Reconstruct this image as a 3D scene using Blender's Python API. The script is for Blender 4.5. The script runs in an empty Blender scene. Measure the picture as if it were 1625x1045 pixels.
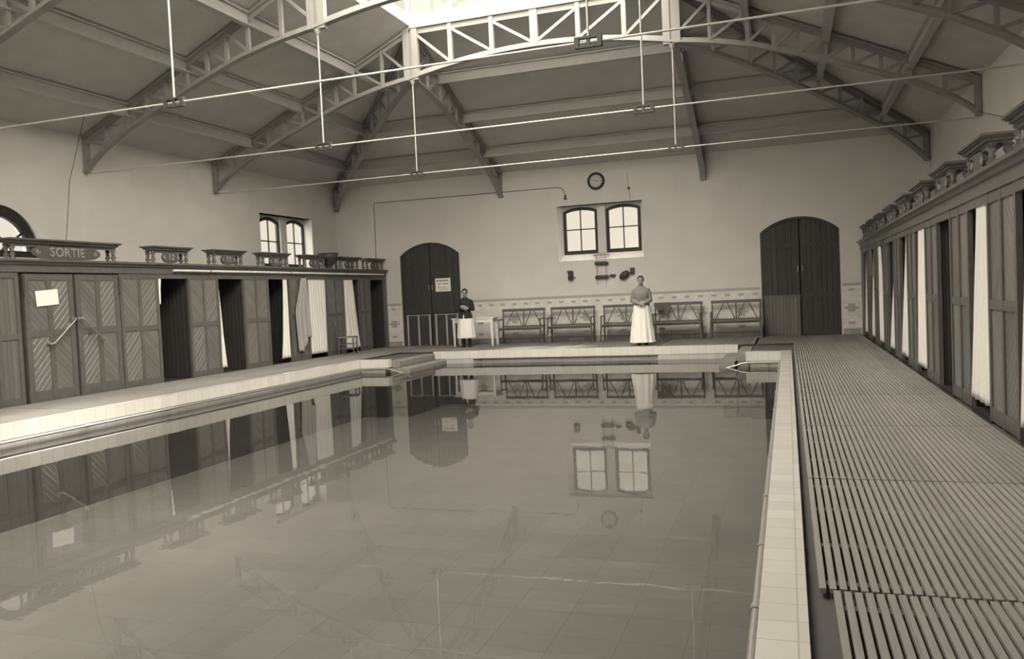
import bpy, bmesh, math, random
from mathutils import Vector, Matrix
random.seed(7)
S = bpy.context.scene
COL = S.collection
PI = math.pi

# ------------------------------------------------------------------ camera
CAM = Vector((4.8, 0.0, 1.35))
F_PX, YAW, PITCH, ROLL, CX, CY = 1371.16, 0.3468, -0.0419, 0.0467, -55.81, 6.15
cy_, sy_ = math.cos(YAW), math.sin(YAW)
fw = Vector((-sy_, cy_, 0)); rt = Vector((cy_, sy_, 0)); up = Vector((0, 0, 1))
fw, up = fw*math.cos(PITCH)+up*math.sin(PITCH), up*math.cos(PITCH)-fw*math.sin(PITCH)
ex = rt*math.cos(ROLL)-up*math.sin(ROLL)
ey = rt*math.sin(ROLL)+up*math.cos(ROLL)
cam = bpy.data.cameras.new('camera'); co = bpy.data.objects.new('camera', cam); COL.objects.link(co)
co.matrix_world = Matrix(((ex.x, ey.x, -fw.x, CAM.x), (ex.y, ey.y, -fw.y, CAM.y), (ex.z, ey.z, -fw.z, CAM.z), (0, 0, 0, 1)))
cam.sensor_width = 36; cam.lens = F_PX/1625*36
cam.shift_x = -CX/1625; cam.shift_y = CY/1625
cam.clip_start = 0.05; cam.clip_end = 300
S.camera = co

# ------------------------------------------------------------------ view, sky, sun
S.view_settings.view_transform = 'Standard'; S.view_settings.look = 'None'
S.view_settings.gamma = 1; S.view_settings.use_curve_mapping = False
S.view_settings.exposure = 0.45
TINT = (1.0, 0.915, 0.745)
w = bpy.data.worlds.new('sky'); S.world = w; w.use_nodes = True
nt = w.node_tree; nt.nodes.clear()
out = nt.nodes.new('ShaderNodeOutputWorld'); bg = nt.nodes.new('ShaderNodeBackground')
geo = nt.nodes.new('ShaderNodeTexCoord'); sx = nt.nodes.new('ShaderNodeSeparateXYZ')
SKY_LOW, SKY_HIGH, GLOW = 0.69, 6.5, 9.0          # horizon, zenith, bright sky patch added behind the camera to light the back wall
def skymap(src, a0, a1, b0, b1):
    k = nt.nodes.new('ShaderNodeMapRange'); k.interpolation_type = 'SMOOTHSTEP'
    for nm, v in (('From Min', a0), ('From Max', a1), ('To Min', b0), ('To Max', b1)): k.inputs[nm].default_value = v
    nt.links.new(src, k.inputs['Value']); return k.outputs[0]
dp = nt.nodes.new('ShaderNodeVectorMath'); dp.operation = 'DOT_PRODUCT'
dp.inputs[1].default_value = Vector((0.30, -0.80, 0.52)).normalized()
ad = nt.nodes.new('ShaderNodeMath'); ad.operation = 'ADD'
nt.links.new(geo.outputs['Generated'], sx.inputs[0]); nt.links.new(geo.outputs['Generated'], dp.inputs[0])
nt.links.new(skymap(sx.outputs['Z'], 0.35, 0.95, SKY_LOW, SKY_HIGH), ad.inputs[0])
nt.links.new(skymap(dp.outputs['Value'], 0.25, 1.0, 0.0, GLOW), ad.inputs[1])
nt.links.new(ad.outputs[0], bg.inputs['Strength']); bg.inputs['Color'].default_value = (*TINT, 1)
nt.links.new(bg.outputs[0], out.inputs[0])
sun = bpy.data.lights.new('sun', 'SUN'); sun.energy = 9.5; sun.angle = math.radians(10); sun.color = TINT
so = bpy.data.objects.new('sun', sun); COL.objects.link(so)
sd = Vector((-2.6, -6.9, -7.4))
so.rotation_euler = sd.to_track_quat('-Z', 'Y').to_euler(); so.location = (6, 20, 20)

def portal(name, loc, direction, sxx, syy):
    l = bpy.data.lights.new(name, 'AREA'); l.shape = 'RECTANGLE'; l.size = sxx; l.size_y = syy
    l.cycles.is_portal = True
    o = bpy.data.objects.new(name, l); COL.objects.link(o); o.location = loc
    o.rotation_euler = Vector(direction).to_track_quat('-Z', 'Y').to_euler()
    return o

# ------------------------------------------------------------------ dimensions
HW, CF, YB, YF = 8.14, 6.54, 23.6, -1.5          # half width of hall, half distance of cabin fronts, back wall, front wall
PI_, PO = 4.66, 4.84                             # pool inner / coping outer half width
PY0, PY1, PY2 = 0.2, 18.12, 20.45                # pool front edge, near ledge, recessed back edge
RX = 3.72                                        # recess half width
WATER, FLOOR_P = -0.31, -1.35
ZF, ZE, ZT, ZM = 4.13, 4.85, 7.32, 6.15          # truss foot, eave, top chord, arch at the king post
KX, YC = 2.8, 17.64
TR = [17.64, 13.56, 9.62]

# ------------------------------------------------------------------ materials
MT = {}
def new_mat(name):
    m = bpy.data.materials.new(name); m.use_nodes = True
    n = m.node_tree; b = n.nodes['Principled BSDF']
    MT[name] = m
    return m, n, b
def val(n, op, a, b=None, c=None):
    k = n.nodes.new('ShaderNodeMath'); k.operation = op
    for i, x in enumerate((a, b, c)):
        if x is None: continue
        if isinstance(x, (int, float)): k.inputs[i].default_value = x
        else: n.links.new(x, k.inputs[i])
    return k.outputs[0]
def grey(v): return (v, v*0.985, v*0.965, 1)
def plain(name, v, rough=0.6, amt=0.15, scale=6.0, bump=0.0, bscale=40.0, metal=0.0, spec=0.4, detail=5):
    m, n, b = new_mat(name)
    tc = n.nodes.new('ShaderNodeTexCoord'); no = n.nodes.new('ShaderNodeTexNoise')
    no.inputs['Scale'].default_value = scale; no.inputs['Detail'].default_value = detail
    n.links.new(tc.outputs['Object'], no.inputs['Vector'])
    mx = n.nodes.new('ShaderNodeMix'); mx.data_type = 'RGBA'
    mx.inputs['A'].default_value = grey(v*(1-amt)); mx.inputs['B'].default_value = grey(min(.95, v*(1+amt)))
    n.links.new(no.outputs[0], mx.inputs['Factor']); n.links.new(mx.outputs['Result'], b.inputs['Base Color'])
    b.inputs['Roughness'].default_value = rough; b.inputs['Metallic'].default_value = metal
    b.inputs['Specular IOR Level'].default_value = spec
    if bump:
        n2 = n.nodes.new('ShaderNodeTexNoise'); n2.inputs['Scale'].default_value = bscale; n2.inputs['Detail'].default_value = 4
        n.links.new(tc.outputs['Object'], n2.inputs['Vector'])
        bp = n.nodes.new('ShaderNodeBump'); bp.inputs['Strength'].default_value = bump; bp.inputs['Distance'].default_value = 0.02
        n.links.new(n2.outputs[0], bp.inputs['Height']); n.links.new(bp.outputs[0], b.inputs['Normal'])
    return m
def tiles(name, v, mort, size, size_v=None, msize=0.004, rough=0.25, amt=0.06, offset=0.0):
    m, n, b = new_mat(name)
    tc = n.nodes.new('ShaderNodeTexCoord'); br = n.nodes.new('ShaderNodeTexBrick')
    br.offset = offset; br.inputs['Scale'].default_value = 1.0
    br.inputs['Brick Width'].default_value = size; br.inputs['Row Height'].default_value = size_v or size
    br.inputs['Mortar Size'].default_value = msize; br.inputs['Mortar Smooth'].default_value = 0.2
    br.inputs['Color1'].default_value = grey(v*(1-amt)); br.inputs['Color2'].default_value = grey(v*(1+amt)); br.inputs['Mortar'].default_value = grey(mort)
    n.links.new(tc.outputs['UV'], br.inputs['Vector'])
    n.links.new(br.outputs['Color'], b.inputs['Base Color'])
    bp = n.nodes.new('ShaderNodeBump'); bp.inputs['Strength'].default_value = 0.3; bp.inputs['Distance'].default_value = 0.004; bp.invert = True
    n.links.new(br.outputs['Fac'], bp.inputs['Height']); n.links.new(bp.outputs[0], b.inputs['Normal'])
    b.inputs['Roughness'].default_value = rough
    return m
def boards(name, v, bw, rough=0.42, amt=0.25, aniso=0.0, spec=0.5, groove=0.012, arot=0.0):
    m, n, b = new_mat(name)
    tc = n.nodes.new('ShaderNodeTexCoord'); sp = n.nodes.new('ShaderNodeSeparateXYZ'); n.links.new(tc.outputs['UV'], sp.inputs[0])
    u = val(n, 'DIVIDE', sp.outputs[0], bw); fl = val(n, 'FLOOR', u); fr = val(n, 'FRACT', u)
    wn = n.nodes.new('ShaderNodeTexWhiteNoise'); wn.noise_dimensions = '1D'; n.links.new(fl, wn.inputs['W'])
    cb = n.nodes.new('ShaderNodeCombineXYZ'); n.links.new(val(n, 'MULTIPLY', sp.outputs[0], 60.0), cb.inputs[0])
    n.links.new(val(n, 'MULTIPLY', sp.outputs[1], 4.0), cb.inputs[1]); n.links.new(val(n, 'MULTIPLY', fl, 7.3), cb.inputs[2])
    no = n.nodes.new('ShaderNodeTexNoise'); no.inputs['Scale'].default_value = 1.0; no.inputs['Detail'].default_value = 4; n.links.new(cb.outputs[0], no.inputs['Vector'])
    f = val(n, 'ADD', val(n, 'MULTIPLY', wn.outputs['Value'], 0.5), val(n, 'MULTIPLY', no.outputs[0], 0.5))
    mx = n.nodes.new('ShaderNodeMix'); mx.data_type = 'RGBA'
    mx.inputs['A'].default_value = grey(v*(1-amt)); mx.inputs['B'].default_value = grey(v*(1+amt)); n.links.new(f, mx.inputs['Factor'])
    n.links.new(mx.outputs['Result'], b.inputs['Base Color'])
    d = val(n, 'MINIMUM', fr, val(n, 'SUBTRACT', 1.0, fr)); hgt = val(n, 'MINIMUM', val(n, 'DIVIDE', d, groove/bw), 1.0)
    bp = n.nodes.new('ShaderNodeBump'); bp.inputs['Strength'].default_value = 0.9; bp.inputs['Distance'].default_value = 0.008
    n.links.new(hgt, bp.inputs['Height']); n.links.new(bp.outputs[0], b.inputs['Normal'])
    b.inputs['Roughness'].default_value = rough; b.inputs['Specular IOR Level'].default_value = spec
    if aniso:
        b.inputs['Anisotropic'].default_value = aniso; b.inputs['Anisotropic Rotation'].default_value = arot
        tg = n.nodes.new('ShaderNodeTangent'); tg.direction_type = 'UV_MAP'; tg.uv_map = 'UVMap'
        n.links.new(tg.outputs[0], b.inputs['Tangent'])
    return m
plain('plaster', 0.68, 0.9, 0.10, 1.6, 0.15, 60)
plain('plaster_white', 0.82, 0.85, 0.04, 3)
plain('ceiling_board', 0.52, 0.9, 0.16, 2.2, 0.1, 50)
plain('truss_paint', 0.29, 0.55, 0.10, 5)
plain('purlin_paint', 0.42, 0.6, 0.10, 5)
plain('iron_bright', 0.48, 0.35, 0.08, 20, metal=0.2)
plain('iron_dark', 0.05, 0.5, 0.2, 20)
plain('frame_black', 0.025, 0.5, 0.2, 20)
plain('walnut', 0.115, 0.38, 0.3, 9, spec=0.5)
plain('walnut_dark', 0.035, 0.5, 0.3, 9)
plain('door_brown', 0.055, 0.6, 0.35, 7)
plain('stone_step', 0.20, 0.7, 0.25, 9, 0.3, 40)
plain('concrete', 0.09, 0.85, 0.25, 4, 0.2, 60)
plain('brass', 0.38, 0.40, 0.1, 20, metal=0.7)
plain('linen', 0.80, 0.9, 0.05, 20)
plain('linen_grey', 0.36, 0.9, 0.12, 20)
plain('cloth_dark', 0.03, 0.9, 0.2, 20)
plain('cloth_mid', 0.13, 0.9, 0.2, 20)
plain('paper', 0.88, 0.8, 0.02, 20)
plain('ink', 0.06, 0.8, 0.1, 20)
plain('ink_pale', 0.30, 0.8, 0.1, 20)
plain('skin', 0.30, 0.55, 0.08, 20)
plain('hair', 0.025, 0.6, 0.2, 40)
plain('white_paint', 0.80, 0.45, 0.05, 9)
plain('grey_paint', 0.45, 0.5, 0.1, 9)
plain('rush', 0.20, 0.8, 0.25, 30)
plain('tile_grey', 0.42, 0.4, 0.15, 30)
plain('clock_face', 0.55, 0.4, 0.04, 9)
plain('carved', 0.10, 0.45, 0.2, 20)
plain('carved_relief', 0.30, 0.4, 0.1, 20)
tiles('tile_white', 0.56, 0.42, 0.2, 0.2, 0.004, 0.22)
tiles('tile_dado', 0.74, 0.60, 0.15, 0.075, 0.004, 0.3, 0.08, 0.5)
tiles('tile_pool', 0.37, 0.285, 0.5, 0.5, 0.006, 0.5, 0.07)
tiles('tile_band', 0.40, 0.30, 0.2, 0.2, 0.004, 0.3, 0.06)
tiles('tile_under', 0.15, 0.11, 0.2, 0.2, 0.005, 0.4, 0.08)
tiles('tile_base', 0.40, 0.30, 0.22, 0.11, 0.004, 0.5, 0.25, 0.5)
boards('oak_boards', 0.16, 0.085, 0.30, 0.25, aniso=0.9, spec=1.0)
boards('oak_upright', 0.14, 0.085, 0.4, 0.25, spec=0.6)
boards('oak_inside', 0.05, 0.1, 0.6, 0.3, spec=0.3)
boards('door_boards', 0.055, 0.12, 0.55, 0.35, spec=0.4)
boards('slat_wood', 0.27, 0.5, 0.75, 0.3, spec=0.3, groove=0.001)
# striped blouse
m, n, b = new_mat('stripe_cloth')
tc = n.nodes.new('ShaderNodeTexCoord'); wv = n.nodes.new('ShaderNodeTexWave'); wv.bands_direction = 'X'
wv.inputs['Scale'].default_value = 11.0; wv.inputs['Distortion'].default_value = 0.4
n.links.new(tc.outputs['Object'], wv.inputs['Vector'])
cr = n.nodes.new('ShaderNodeValToRGB'); cr.color_ramp.elements[0].color = grey(0.12); cr.color_ramp.elements[1].color = grey(0.36)
n.links.new(wv.outputs[0], cr.inputs[0]); n.links.new(cr.outputs[0], b.inputs['Base Color']); b.inputs['Roughness'].default_value = 0.9
# window glass: a thin pane that lets light straight through and mirrors a little
m, n, b = new_mat('pane_glass')
n.nodes.remove(b); o_ = n.nodes['Material Output']
tr = n.nodes.new('ShaderNodeBsdfTransparent'); tr.inputs[0].default_value = (0.93, 0.93, 0.93, 1)
gl = n.nodes.new('ShaderNodeBsdfGlossy'); gl.inputs['Roughness'].default_value = 0.05; gl.inputs[0].default_value = (.8, .8, .8, 1)
lw = n.nodes.new('ShaderNodeLayerWeight'); lw.inputs[0].default_value = .5
ms = n.nodes.new('ShaderNodeMixShader'); n.links.new(val(n, 'MULTIPLY_ADD', val(n, 'POWER', lw.outputs['Facing'], 5.0), .6, .04), ms.inputs[0]); n.links.new(tr.outputs[0], ms.inputs[1]); n.links.new(gl.outputs[0], ms.inputs[2])
n.links.new(ms.outputs[0], o_.inputs[0])
# water: fresnel mirror over a slightly clouded body
m, n, b = new_mat('water')
n.nodes.remove(b); o_ = n.nodes['Material Output']
tc = n.nodes.new('ShaderNodeTexCoord'); no = n.nodes.new('ShaderNodeTexNoise'); no.inputs['Scale'].default_value = 5.0; no.inputs['Detail'].default_value = 3
n.links.new(tc.outputs['Object'], no.inputs['Vector'])
bp = n.nodes.new('ShaderNodeBump'); bp.inputs['Strength'].default_value = 0.016; bp.inputs['Distance'].default_value = 0.02; n.links.new(no.outputs[0], bp.inputs['Height'])
tr = n.nodes.new('ShaderNodeBsdfTransparent'); tr.inputs[0].default_value = (0.58, 0.58, 0.58, 1)
gl = n.nodes.new('ShaderNodeBsdfGlossy'); gl.inputs['Roughness'].default_value = 0.012; n.links.new(bp.outputs[0], gl.inputs['Normal'])
fz = n.nodes.new('ShaderNodeFresnel'); fz.inputs[0].default_value = 1.44
ms = n.nodes.new('ShaderNodeMixShader'); n.links.new(fz.outputs[0], ms.inputs[0]); n.links.new(tr.outputs[0], ms.inputs[1]); n.links.new(gl.outputs[0], ms.inputs[2])
n.links.new(ms.outputs[0], o_.inputs[0])

# ------------------------------------------------------------------ mesh builder
class MB:
    def __init__(s): s.v = []; s.f = []; s.uv = []; s.mi = []; s.sm = []
    def face(s, pts, uv=None, m=0, smooth=False):
        i = len(s.v); s.v += [Vector(p) for p in pts]; s.f.append(list(range(i, i+len(pts))))
        if uv is None:
            a = [Vector(p) for p in pts]; nrm = Vector((0, 0, 0))
            for k in range(len(a)):
                p, q = a[k], a[(k+1) % len(a)]
                nrm += Vector(((p.y-q.y)*(p.z+q.z), (p.z-q.z)*(p.x+q.x), (p.x-q.x)*(p.y+q.y)))
            ax = max(range(3), key=lambda k: abs(nrm[k]))
            uv = [((p.y, p.z), (p.x, p.z), (p.x, p.y))[ax] for p in a]
        s.uv.append(uv); s.mi.append(m); s.sm.append(smooth)
    def box(s, x0, x1, y0, y1, z0, z1, m=0, uvrot=0.0, M=None):
        x0, x1 = min(x0, x1), max(x0, x1); y0, y1 = min(y0, y1), max(y0, y1)
        P = [Vector((x, y, z)) for x in (x0, x1) for y in (y0, y1) for z in (z0, z1)]
        Q = [((0, 1, 3, 2), 0), ((4, 6, 7, 5), 0), ((0, 4, 5, 1), 1), ((2, 3, 7, 6), 1), ((0, 2, 6, 4), 2), ((1, 5, 7, 3), 2)]
        c, sn = math.cos(uvrot), math.sin(uvrot)
        for q, ax in Q:
            uv = []
            for k in q:
                p = P[k]; a, b = ((p.y, p.z), (p.x, p.z), (p.x, p.y))[ax]
                uv.append((a*c-b*sn, a*sn+b*c))
            s.face([(M @ P[k]) if M else P[k] for k in q], uv, m)
    def bar(s, p, q, w, h, m=0, upv=(0, 0, 1)):
        p, q = Vector(p), Vector(q); d = q-p; L = d.length; d.normalize()
        u = Vector(upv)
        if abs(d.dot(u)) > 0.98: u = Vector((0, 1, 0))
        r = d.cross(u).normalized(); u = r.cross(d)
        M = Matrix(((r.x, d.x, u.x, p.x), (r.y, d.y, u.y, p.y), (r.z, d.z, u.z, p.z), (0, 0, 0, 1)))
        s.box(-w/2, w/2, 0, L, -h/2, h/2, m, 0, M)
    def rings(s, R, m=0, cap=True, smooth=True, closed=True):
        n = len(R[0]); v = 0.0; vs = [0.0]
        for a, b in zip(R, R[1:]): v += (Vector(b[0])-Vector(a[0])).length; vs.append(v)
        circ = sum((Vector(R[0][k])-Vector(R[0][(k+1) % n])).length for k in range(n))
        i0 = len(s.v)
        for r in R: s.v += [Vector(p) for p in r]
        for j in range(len(R)-1):
            for k in range(n if closed else n-1):
                k2 = (k+1) % n
                s.f.append([i0+j*n+k, i0+j*n+k2, i0+(j+1)*n+k2, i0+(j+1)*n+k])
                s.uv.append([(circ*k/n, vs[j]), (circ*(k+1)/n, vs[j]), (circ*(k+1)/n, vs[j+1]), (circ*k/n, vs[j+1])])
                s.mi.append(m); s.sm.append(smooth)
        if cap:
            for r, rev in ((R[0], True), (R[-1], False)):
                s.face(list(reversed(r)) if rev else r, None, m)
    def tube(s, pts, r, n=8, m=0, smooth=True):
        pts = [Vector(p) for p in pts]; R = []; u = None
        for i, p in enumerate(pts):
            d = (pts[min(i+1, len(pts)-1)]-pts[max(i-1, 0)]).normalized()
            if u is None: u = Vector((0, 0, 1)) if abs(d.z) < 0.9 else Vector((0, 1, 0))
            a = d.cross(u).normalized(); u = a.cross(d).normalized()
            rr = r[i] if isinstance(r, (list, tuple)) else r
            R.append([p+(a*math.cos(2*PI*k/n)+u*math.sin(2*PI*k/n))*rr for k in range(n)])
        s.rings(R, m, True, smooth)
    def lathe(s, prof, c, n=12, m=0, axis='z', smooth=True):
        R = []
        for r, t in prof:
            ring = []
            for k in range(n):
                a = 2*PI*k/n; x, y = r*math.cos(a), r*math.sin(a)
                p = {'z': (x, y, t), 'y': (x, t, -y), 'x': (t, x, y)}[axis]
                ring.append((c[0]+p[0], c[1]+p[1], c[2]+p[2]))
            R.append(ring)
        s.rings(R, m, True, smooth)
    def ell(s, c, rx, ry, rz, n=12, k=8, m=0, M=None):
        R = []
        for j in range(k+1):
            t = PI*j/k; t = min(max(t, 0.02), PI-0.02)
            ring = []
            for i in range(n):
                a = 2*PI*i/n
                p = Vector((rx*math.sin(t)*math.cos(a), ry*math.sin(t)*math.sin(a), -rz*math.cos(t)))
                if M: p = M @ p
                ring.append(Vector(c)+p)
            R.append(ring)
        s.rings(R, m)
    def prism(s, poly, d0, d1, plane='xz', m=0):
        # poly: 2-D outline, counter clockwise; plane gives its two axes, extruded along the third
        def P(a, b, d): return {'xz': (a, d, b), 'yz': (d, a, b), 'xy': (a, b, d)}[plane]
        A = [P(a, b, d0) for a, b in poly]; B = [P(a, b, d1) for a, b in poly]
        s.face(A, None, m); s.face(list(reversed(B)), None, m)
        for k in range(len(poly)):
            k2 = (k+1) % len(poly); s.face([A[k2], A[k], B[k], B[k2]], None, m)
    def build(s, name, mats, parent=None, origin=(0, 0, 0), kind=None, fix=True):
        me = bpy.data.meshes.new(name); o = Vector(origin)
        me.from_pydata([v-o for v in s.v], [], s.f)
        uvl = me.uv_layers.new(name='UVMap')
        flat = [c for f in s.uv for uv in f for c in uv]
        uvl.data.foreach_set('uv', flat)
        me.polygons.foreach_set('material_index', s.mi); me.polygons.foreach_set('use_smooth', s.sm)
        for mm in ([mats] if isinstance(mats, str) else mats): me.materials.append(MT[mm])
        if fix:
            bmm = bmesh.new(); bmm.from_mesh(me); bmesh.ops.recalc_face_normals(bmm, faces=bmm.faces); bmm.to_mesh(me); bmm.free()
        ob = bpy.data.objects.new(name, me); COL.objects.link(ob)
        if parent is not None: ob.parent = parent
        else: ob.location = o
        if parent is not None and origin == (0, 0, 0): pass
        if kind: ob['kind'] = kind
        return ob
def tag(o, label, cat, group=None, kind=None):
    o['label'] = label; o['category'] = cat
    if group: o['group'] = group
    if kind: o['kind'] = kind
    return o
def thing(name, label, cat, loc=(0, 0, 0), rz=0.0, group=None):
    o = bpy.data.objects.new(name, None); COL.objects.link(o); o.location = loc; o.rotation_euler = (0, 0, rz)
    o.empty_display_size = 0.1
    return tag(o, label, cat, group)
def dup(root, loc=None, rz=None, label=None):
    r = root.copy(); COL.objects.link(r)
    if loc is not None: r.location = loc
    if rz is not None: r.rotation_euler = (0, 0, rz)
    if label: r['label'] = label
    for ch in list(root.children):
        c = ch.copy(); COL.objects.link(c); c.parent = r
        for g in list(ch.children):
            d = g.copy(); COL.objects.link(d); d.parent = c
    return r
def struct(name, mb, mats, parent=None): return mb.build(name, mats, parent, kind='structure')

def arch(x0, x1, zs, za, n=14):
    # points of a segmental arch from (x1, zs) over the apex za to (x0, zs)
    hw, r = (x1-x0)/2, za-zs
    R = (hw*hw+r*r)/(2*r); cz = za-R; cx = (x0+x1)/2; a0 = math.asin(hw/R)
    return [(cx+R*math.sin(a0-2*a0*k/n), cz+R*math.cos(a0-2*a0*k/n)) for k in range(n+1)]
def wall_mesh(name, outer, holes, plane, d0, d1, mat):
    # flat wall with openings: outline and holes in 2-D, thickness d0..d1
    bm = bmesh.new()
    def P(a, b, d): return {'xz': (a, d, b), 'yz': (d, a, b), 'xy': (a, b, d)}[plane]
    loops = []
    for lp in [outer]+holes:
        vs = [bm.verts.new(P(a, b, d0)) for a, b in lp]
        loops.append(vs)
        for i in range(len(vs)): bm.edges.new((vs[i], vs[(i+1) % len(vs)]))
    bmesh.ops.triangle_fill(bm, use_beauty=True, edges=bm.edges[:])
    tris = [[v.co.copy() for v in f.verts] for f in bm.faces]; lc = [[v.co.copy() for v in l] for l in loops]
    bm.free()
    mb = MB(); ax = {'xz': 1, 'yz': 0, 'xy': 2}[plane]
    def sh(p): q = p.copy(); q[ax] = d1; return q
    for t in tris: mb.face(t); mb.face([sh(p) for p in reversed(t)])
    for l in lc:
        for i in range(len(l)):
            a, b = l[i], l[(i+1) % len(l)]; mb.face([a, b, sh(b), sh(a)])
    o = mb.build(name, mat, kind='structure')
    return o

# ================================================================== SETTING
# floor slab around the pool
fl = MB()
fl.box(-HW, -PO, YF, YB, -0.3, -0.05); fl.box(PO, HW, YF, YB, -0.3, -0.05)
fl.box(-PO, PO, PY2+0.18, YB, -0.3, -0.05); fl.box(-PO, PO, YF, PY0-0.18, -0.3, -0.05)
for s in (-1, 1): fl.box(s*PO, s*(RX+0.33), PY1+0.18, PY2+0.18, -0.3, -0.05)
struct('floor', fl, 'concrete')
# pool basin
pb = MB()
pb.box(-PI_-.3, PI_+.3, PY0-.3, PY1+.001, FLOOR_P-.2, FLOOR_P); pb.box(-RX-.5, RX+.5, PY1, PY2+.3, FLOOR_P-.2, FLOOR_P)
pw = MB()
for s in (-1, 1):
    pw.box(s*PI_, s*(PI_+.17), PY0-.17, PY1+.17, FLOOR_P, -0.19)
    pw.box(s*(RX+.33), s*PI_, PY1, PY1+.17, FLOOR_P, -0.19)
    pw.box(s*(RX+.31), s*(RX+.45), PY1+.17, PY2+.17, FLOOR_P, -0.19)
pw.box(-RX-.31, RX+.31, PY2, PY2+.17, FLOOR_P, -0.19); pw.box(-PI_, PI_, PY0-.17, PY0, FLOOR_P, -0.19)
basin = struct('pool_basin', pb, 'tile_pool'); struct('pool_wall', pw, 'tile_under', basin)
bnd = MB()
for s in (-1, 1):
    bnd.box(s*(PI_-.004), s*PI_, PY0, PY1, -.40, -.19); bnd.box(s*(RX+.33), s*PI_, PY1-.004, PY1, -.40, -.19)
bnd.box(-RX-.3, RX+.3, PY2-.004, PY2, -.40, -.19)
struct('tile_band', bnd, 'tile_band', basin)
# coping: white glazed tile kerb, slightly proud of the wall below
cpm = MB()
for s in (-1, 1):
    cpm.box(s*(PI_-.012), s*PO, PY0-.18, PY1+.18, -0.19, 0.0)
    cpm.box(s*(RX+.25), s*(PI_-.012), PY1-.012, PY1+.18, -0.19, 0.0)
cpm.box(-RX-.08, RX-.02, PY2-.012, PY2+.18, -0.19, 0.0)
cpm.box(-PI_, PI_, PY0-.18, PY0+.012, -0.19, 0.0)
struct('pool_coping', cpm, 'tile_white')
# water
wm = MB(); wm.face([(-PI_, PY0, WATER), (PI_, PY0, WATER), (PI_, PY1, WATER), (-PI_, PY1, WATER)])
wm.face([(-RX-.31, PY1, WATER), (RX+.31, PY1, WATER), (RX+.31, PY2, WATER), (-RX-.31, PY2, WATER)])
wo = wm.build('pool_water', 'water'); tag(wo, 'still clear water filling the swimming pool', 'water', kind='stuff')

# walls
WZ = 5.0
dL = [(-6.06, -0.3), (-4.17, -0.3)] + arch(-6.06, -4.17, 2.66, 3.02)
dR = [(4.17, -0.3), (6.06, -0.3)] + arch(4.17, 6.06, 2.66, 3.02)
win_b = [(-1.19, 2.23), (1.18, 2.23), (1.18, 3.76), (-1.19, 3.76)]
wall_mesh('wall_back', [(-HW-.4, -0.3), (HW+.4, -0.3), (HW+.4, WZ), (-HW-.4, WZ)], [win_b, dL, dR], 'xz', YB, YB+0.4, 'plaster')
LUN_Y, LUN_Z, LUN_R = 11.48, 2.5, 0.86
def lun(y): return [(y-LUN_R, LUN_Z-.06), (y+LUN_R, LUN_Z-.06)] + [(y+LUN_R*math.cos(PI*k/20), LUN_Z+LUN_R*math.sin(PI*k/20)) for k in range(21)]
win_s = [(19.5, 2.25), (22.14, 2.25), (22.14, 3.82), (19.5, 3.82)]
for nm, s in (('wall_left', -1), ('wall_right', 1)):
    ws = win_s if s < 0 else [(a-14.82, b) for a, b in win_s]
    wall_mesh(nm, [(YF-.4, -0.3), (YB, -0.3), (YB, WZ), (YF-.4, WZ)], [ws]+([lun(LUN_Y), lun(2.5)] if s < 0 else []), 'yz', s*HW, s*(HW+.4), 'plaster')
wall_mesh('wall_front', [(-HW, -0.3), (HW, -0.3), (HW, WZ), (KX, 7.6), (-KX, 7.6), (-HW, WZ)], [], 'xz', YF-.4, YF, 'plaster')

# windows: dark frames with four panes, splayed white reveal
def casement(name, c0, c1, z0, za, zs, fixed, along, sgn, parent=None, ft=0.085):
    # a window leaf between c0..c1 along one axis, at plane 'fixed' of the other axis
    def P(a, d, z): return (a, fixed+sgn*d, z) if along == 'x' else (fixed+sgn*d, a, z)
    fr = MB()
    outer = [(c0, z0), (c1, z0)] + arch(c0, c1, zs, za); i0, i1 = c0+ft, c1-ft
    inner = [(i0, z0+ft*1.2), (i1, z0+ft*1.2)] + arch(i0, i1, zs-ft*.6, za-ft)
    nn = len(outer)
    for k in range(nn):
        k2 = (k+1) % nn
        a, b, c, d_ = outer[k], outer[k2], inner[k2], inner[k]
        fr.face([P(a[0], 0, a[1]), P(b[0], 0, b[1]), P(c[0], 0, c[1]), P(d_[0], 0, d_[1])])
        fr.face([P(a[0], .06, a[1]), P(d_[0], .06, d_[1]), P(c[0], .06, c[1]), P(b[0], .06, b[1])])
        fr.face([P(d_[0], 0, d_[1]), P(c[0], 0, c[1]), P(c[0], .06, c[1]), P(d_[0], .06, d_[1])])
        fr.face([P(a[0], 0, a[1]), P(a[0], .06, a[1]), P(b[0], .06, b[1]), P(b[0], 0, b[1])])
    f = struct('window_frame', fr, 'frame_black', parent)
    mid = (c0+c1)/2; zm = z0+ft+(zs-z0)*0.50
    gb = MB()
    for (p, q) in ((P(mid, .03, z0+ft), P(mid, .03, za-ft*.8)), (P(i0, .03, zm), P(i1, .03, zm))): gb.bar(p, q, 0.03, 0.03)
    struct('glazing_bar', gb, 'frame_black', f)
    pn = MB(); pn.face([P(a, .045, b) for a, b in inner])
    struct('pane', pn, 'pane_glass', f)
    return f
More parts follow.
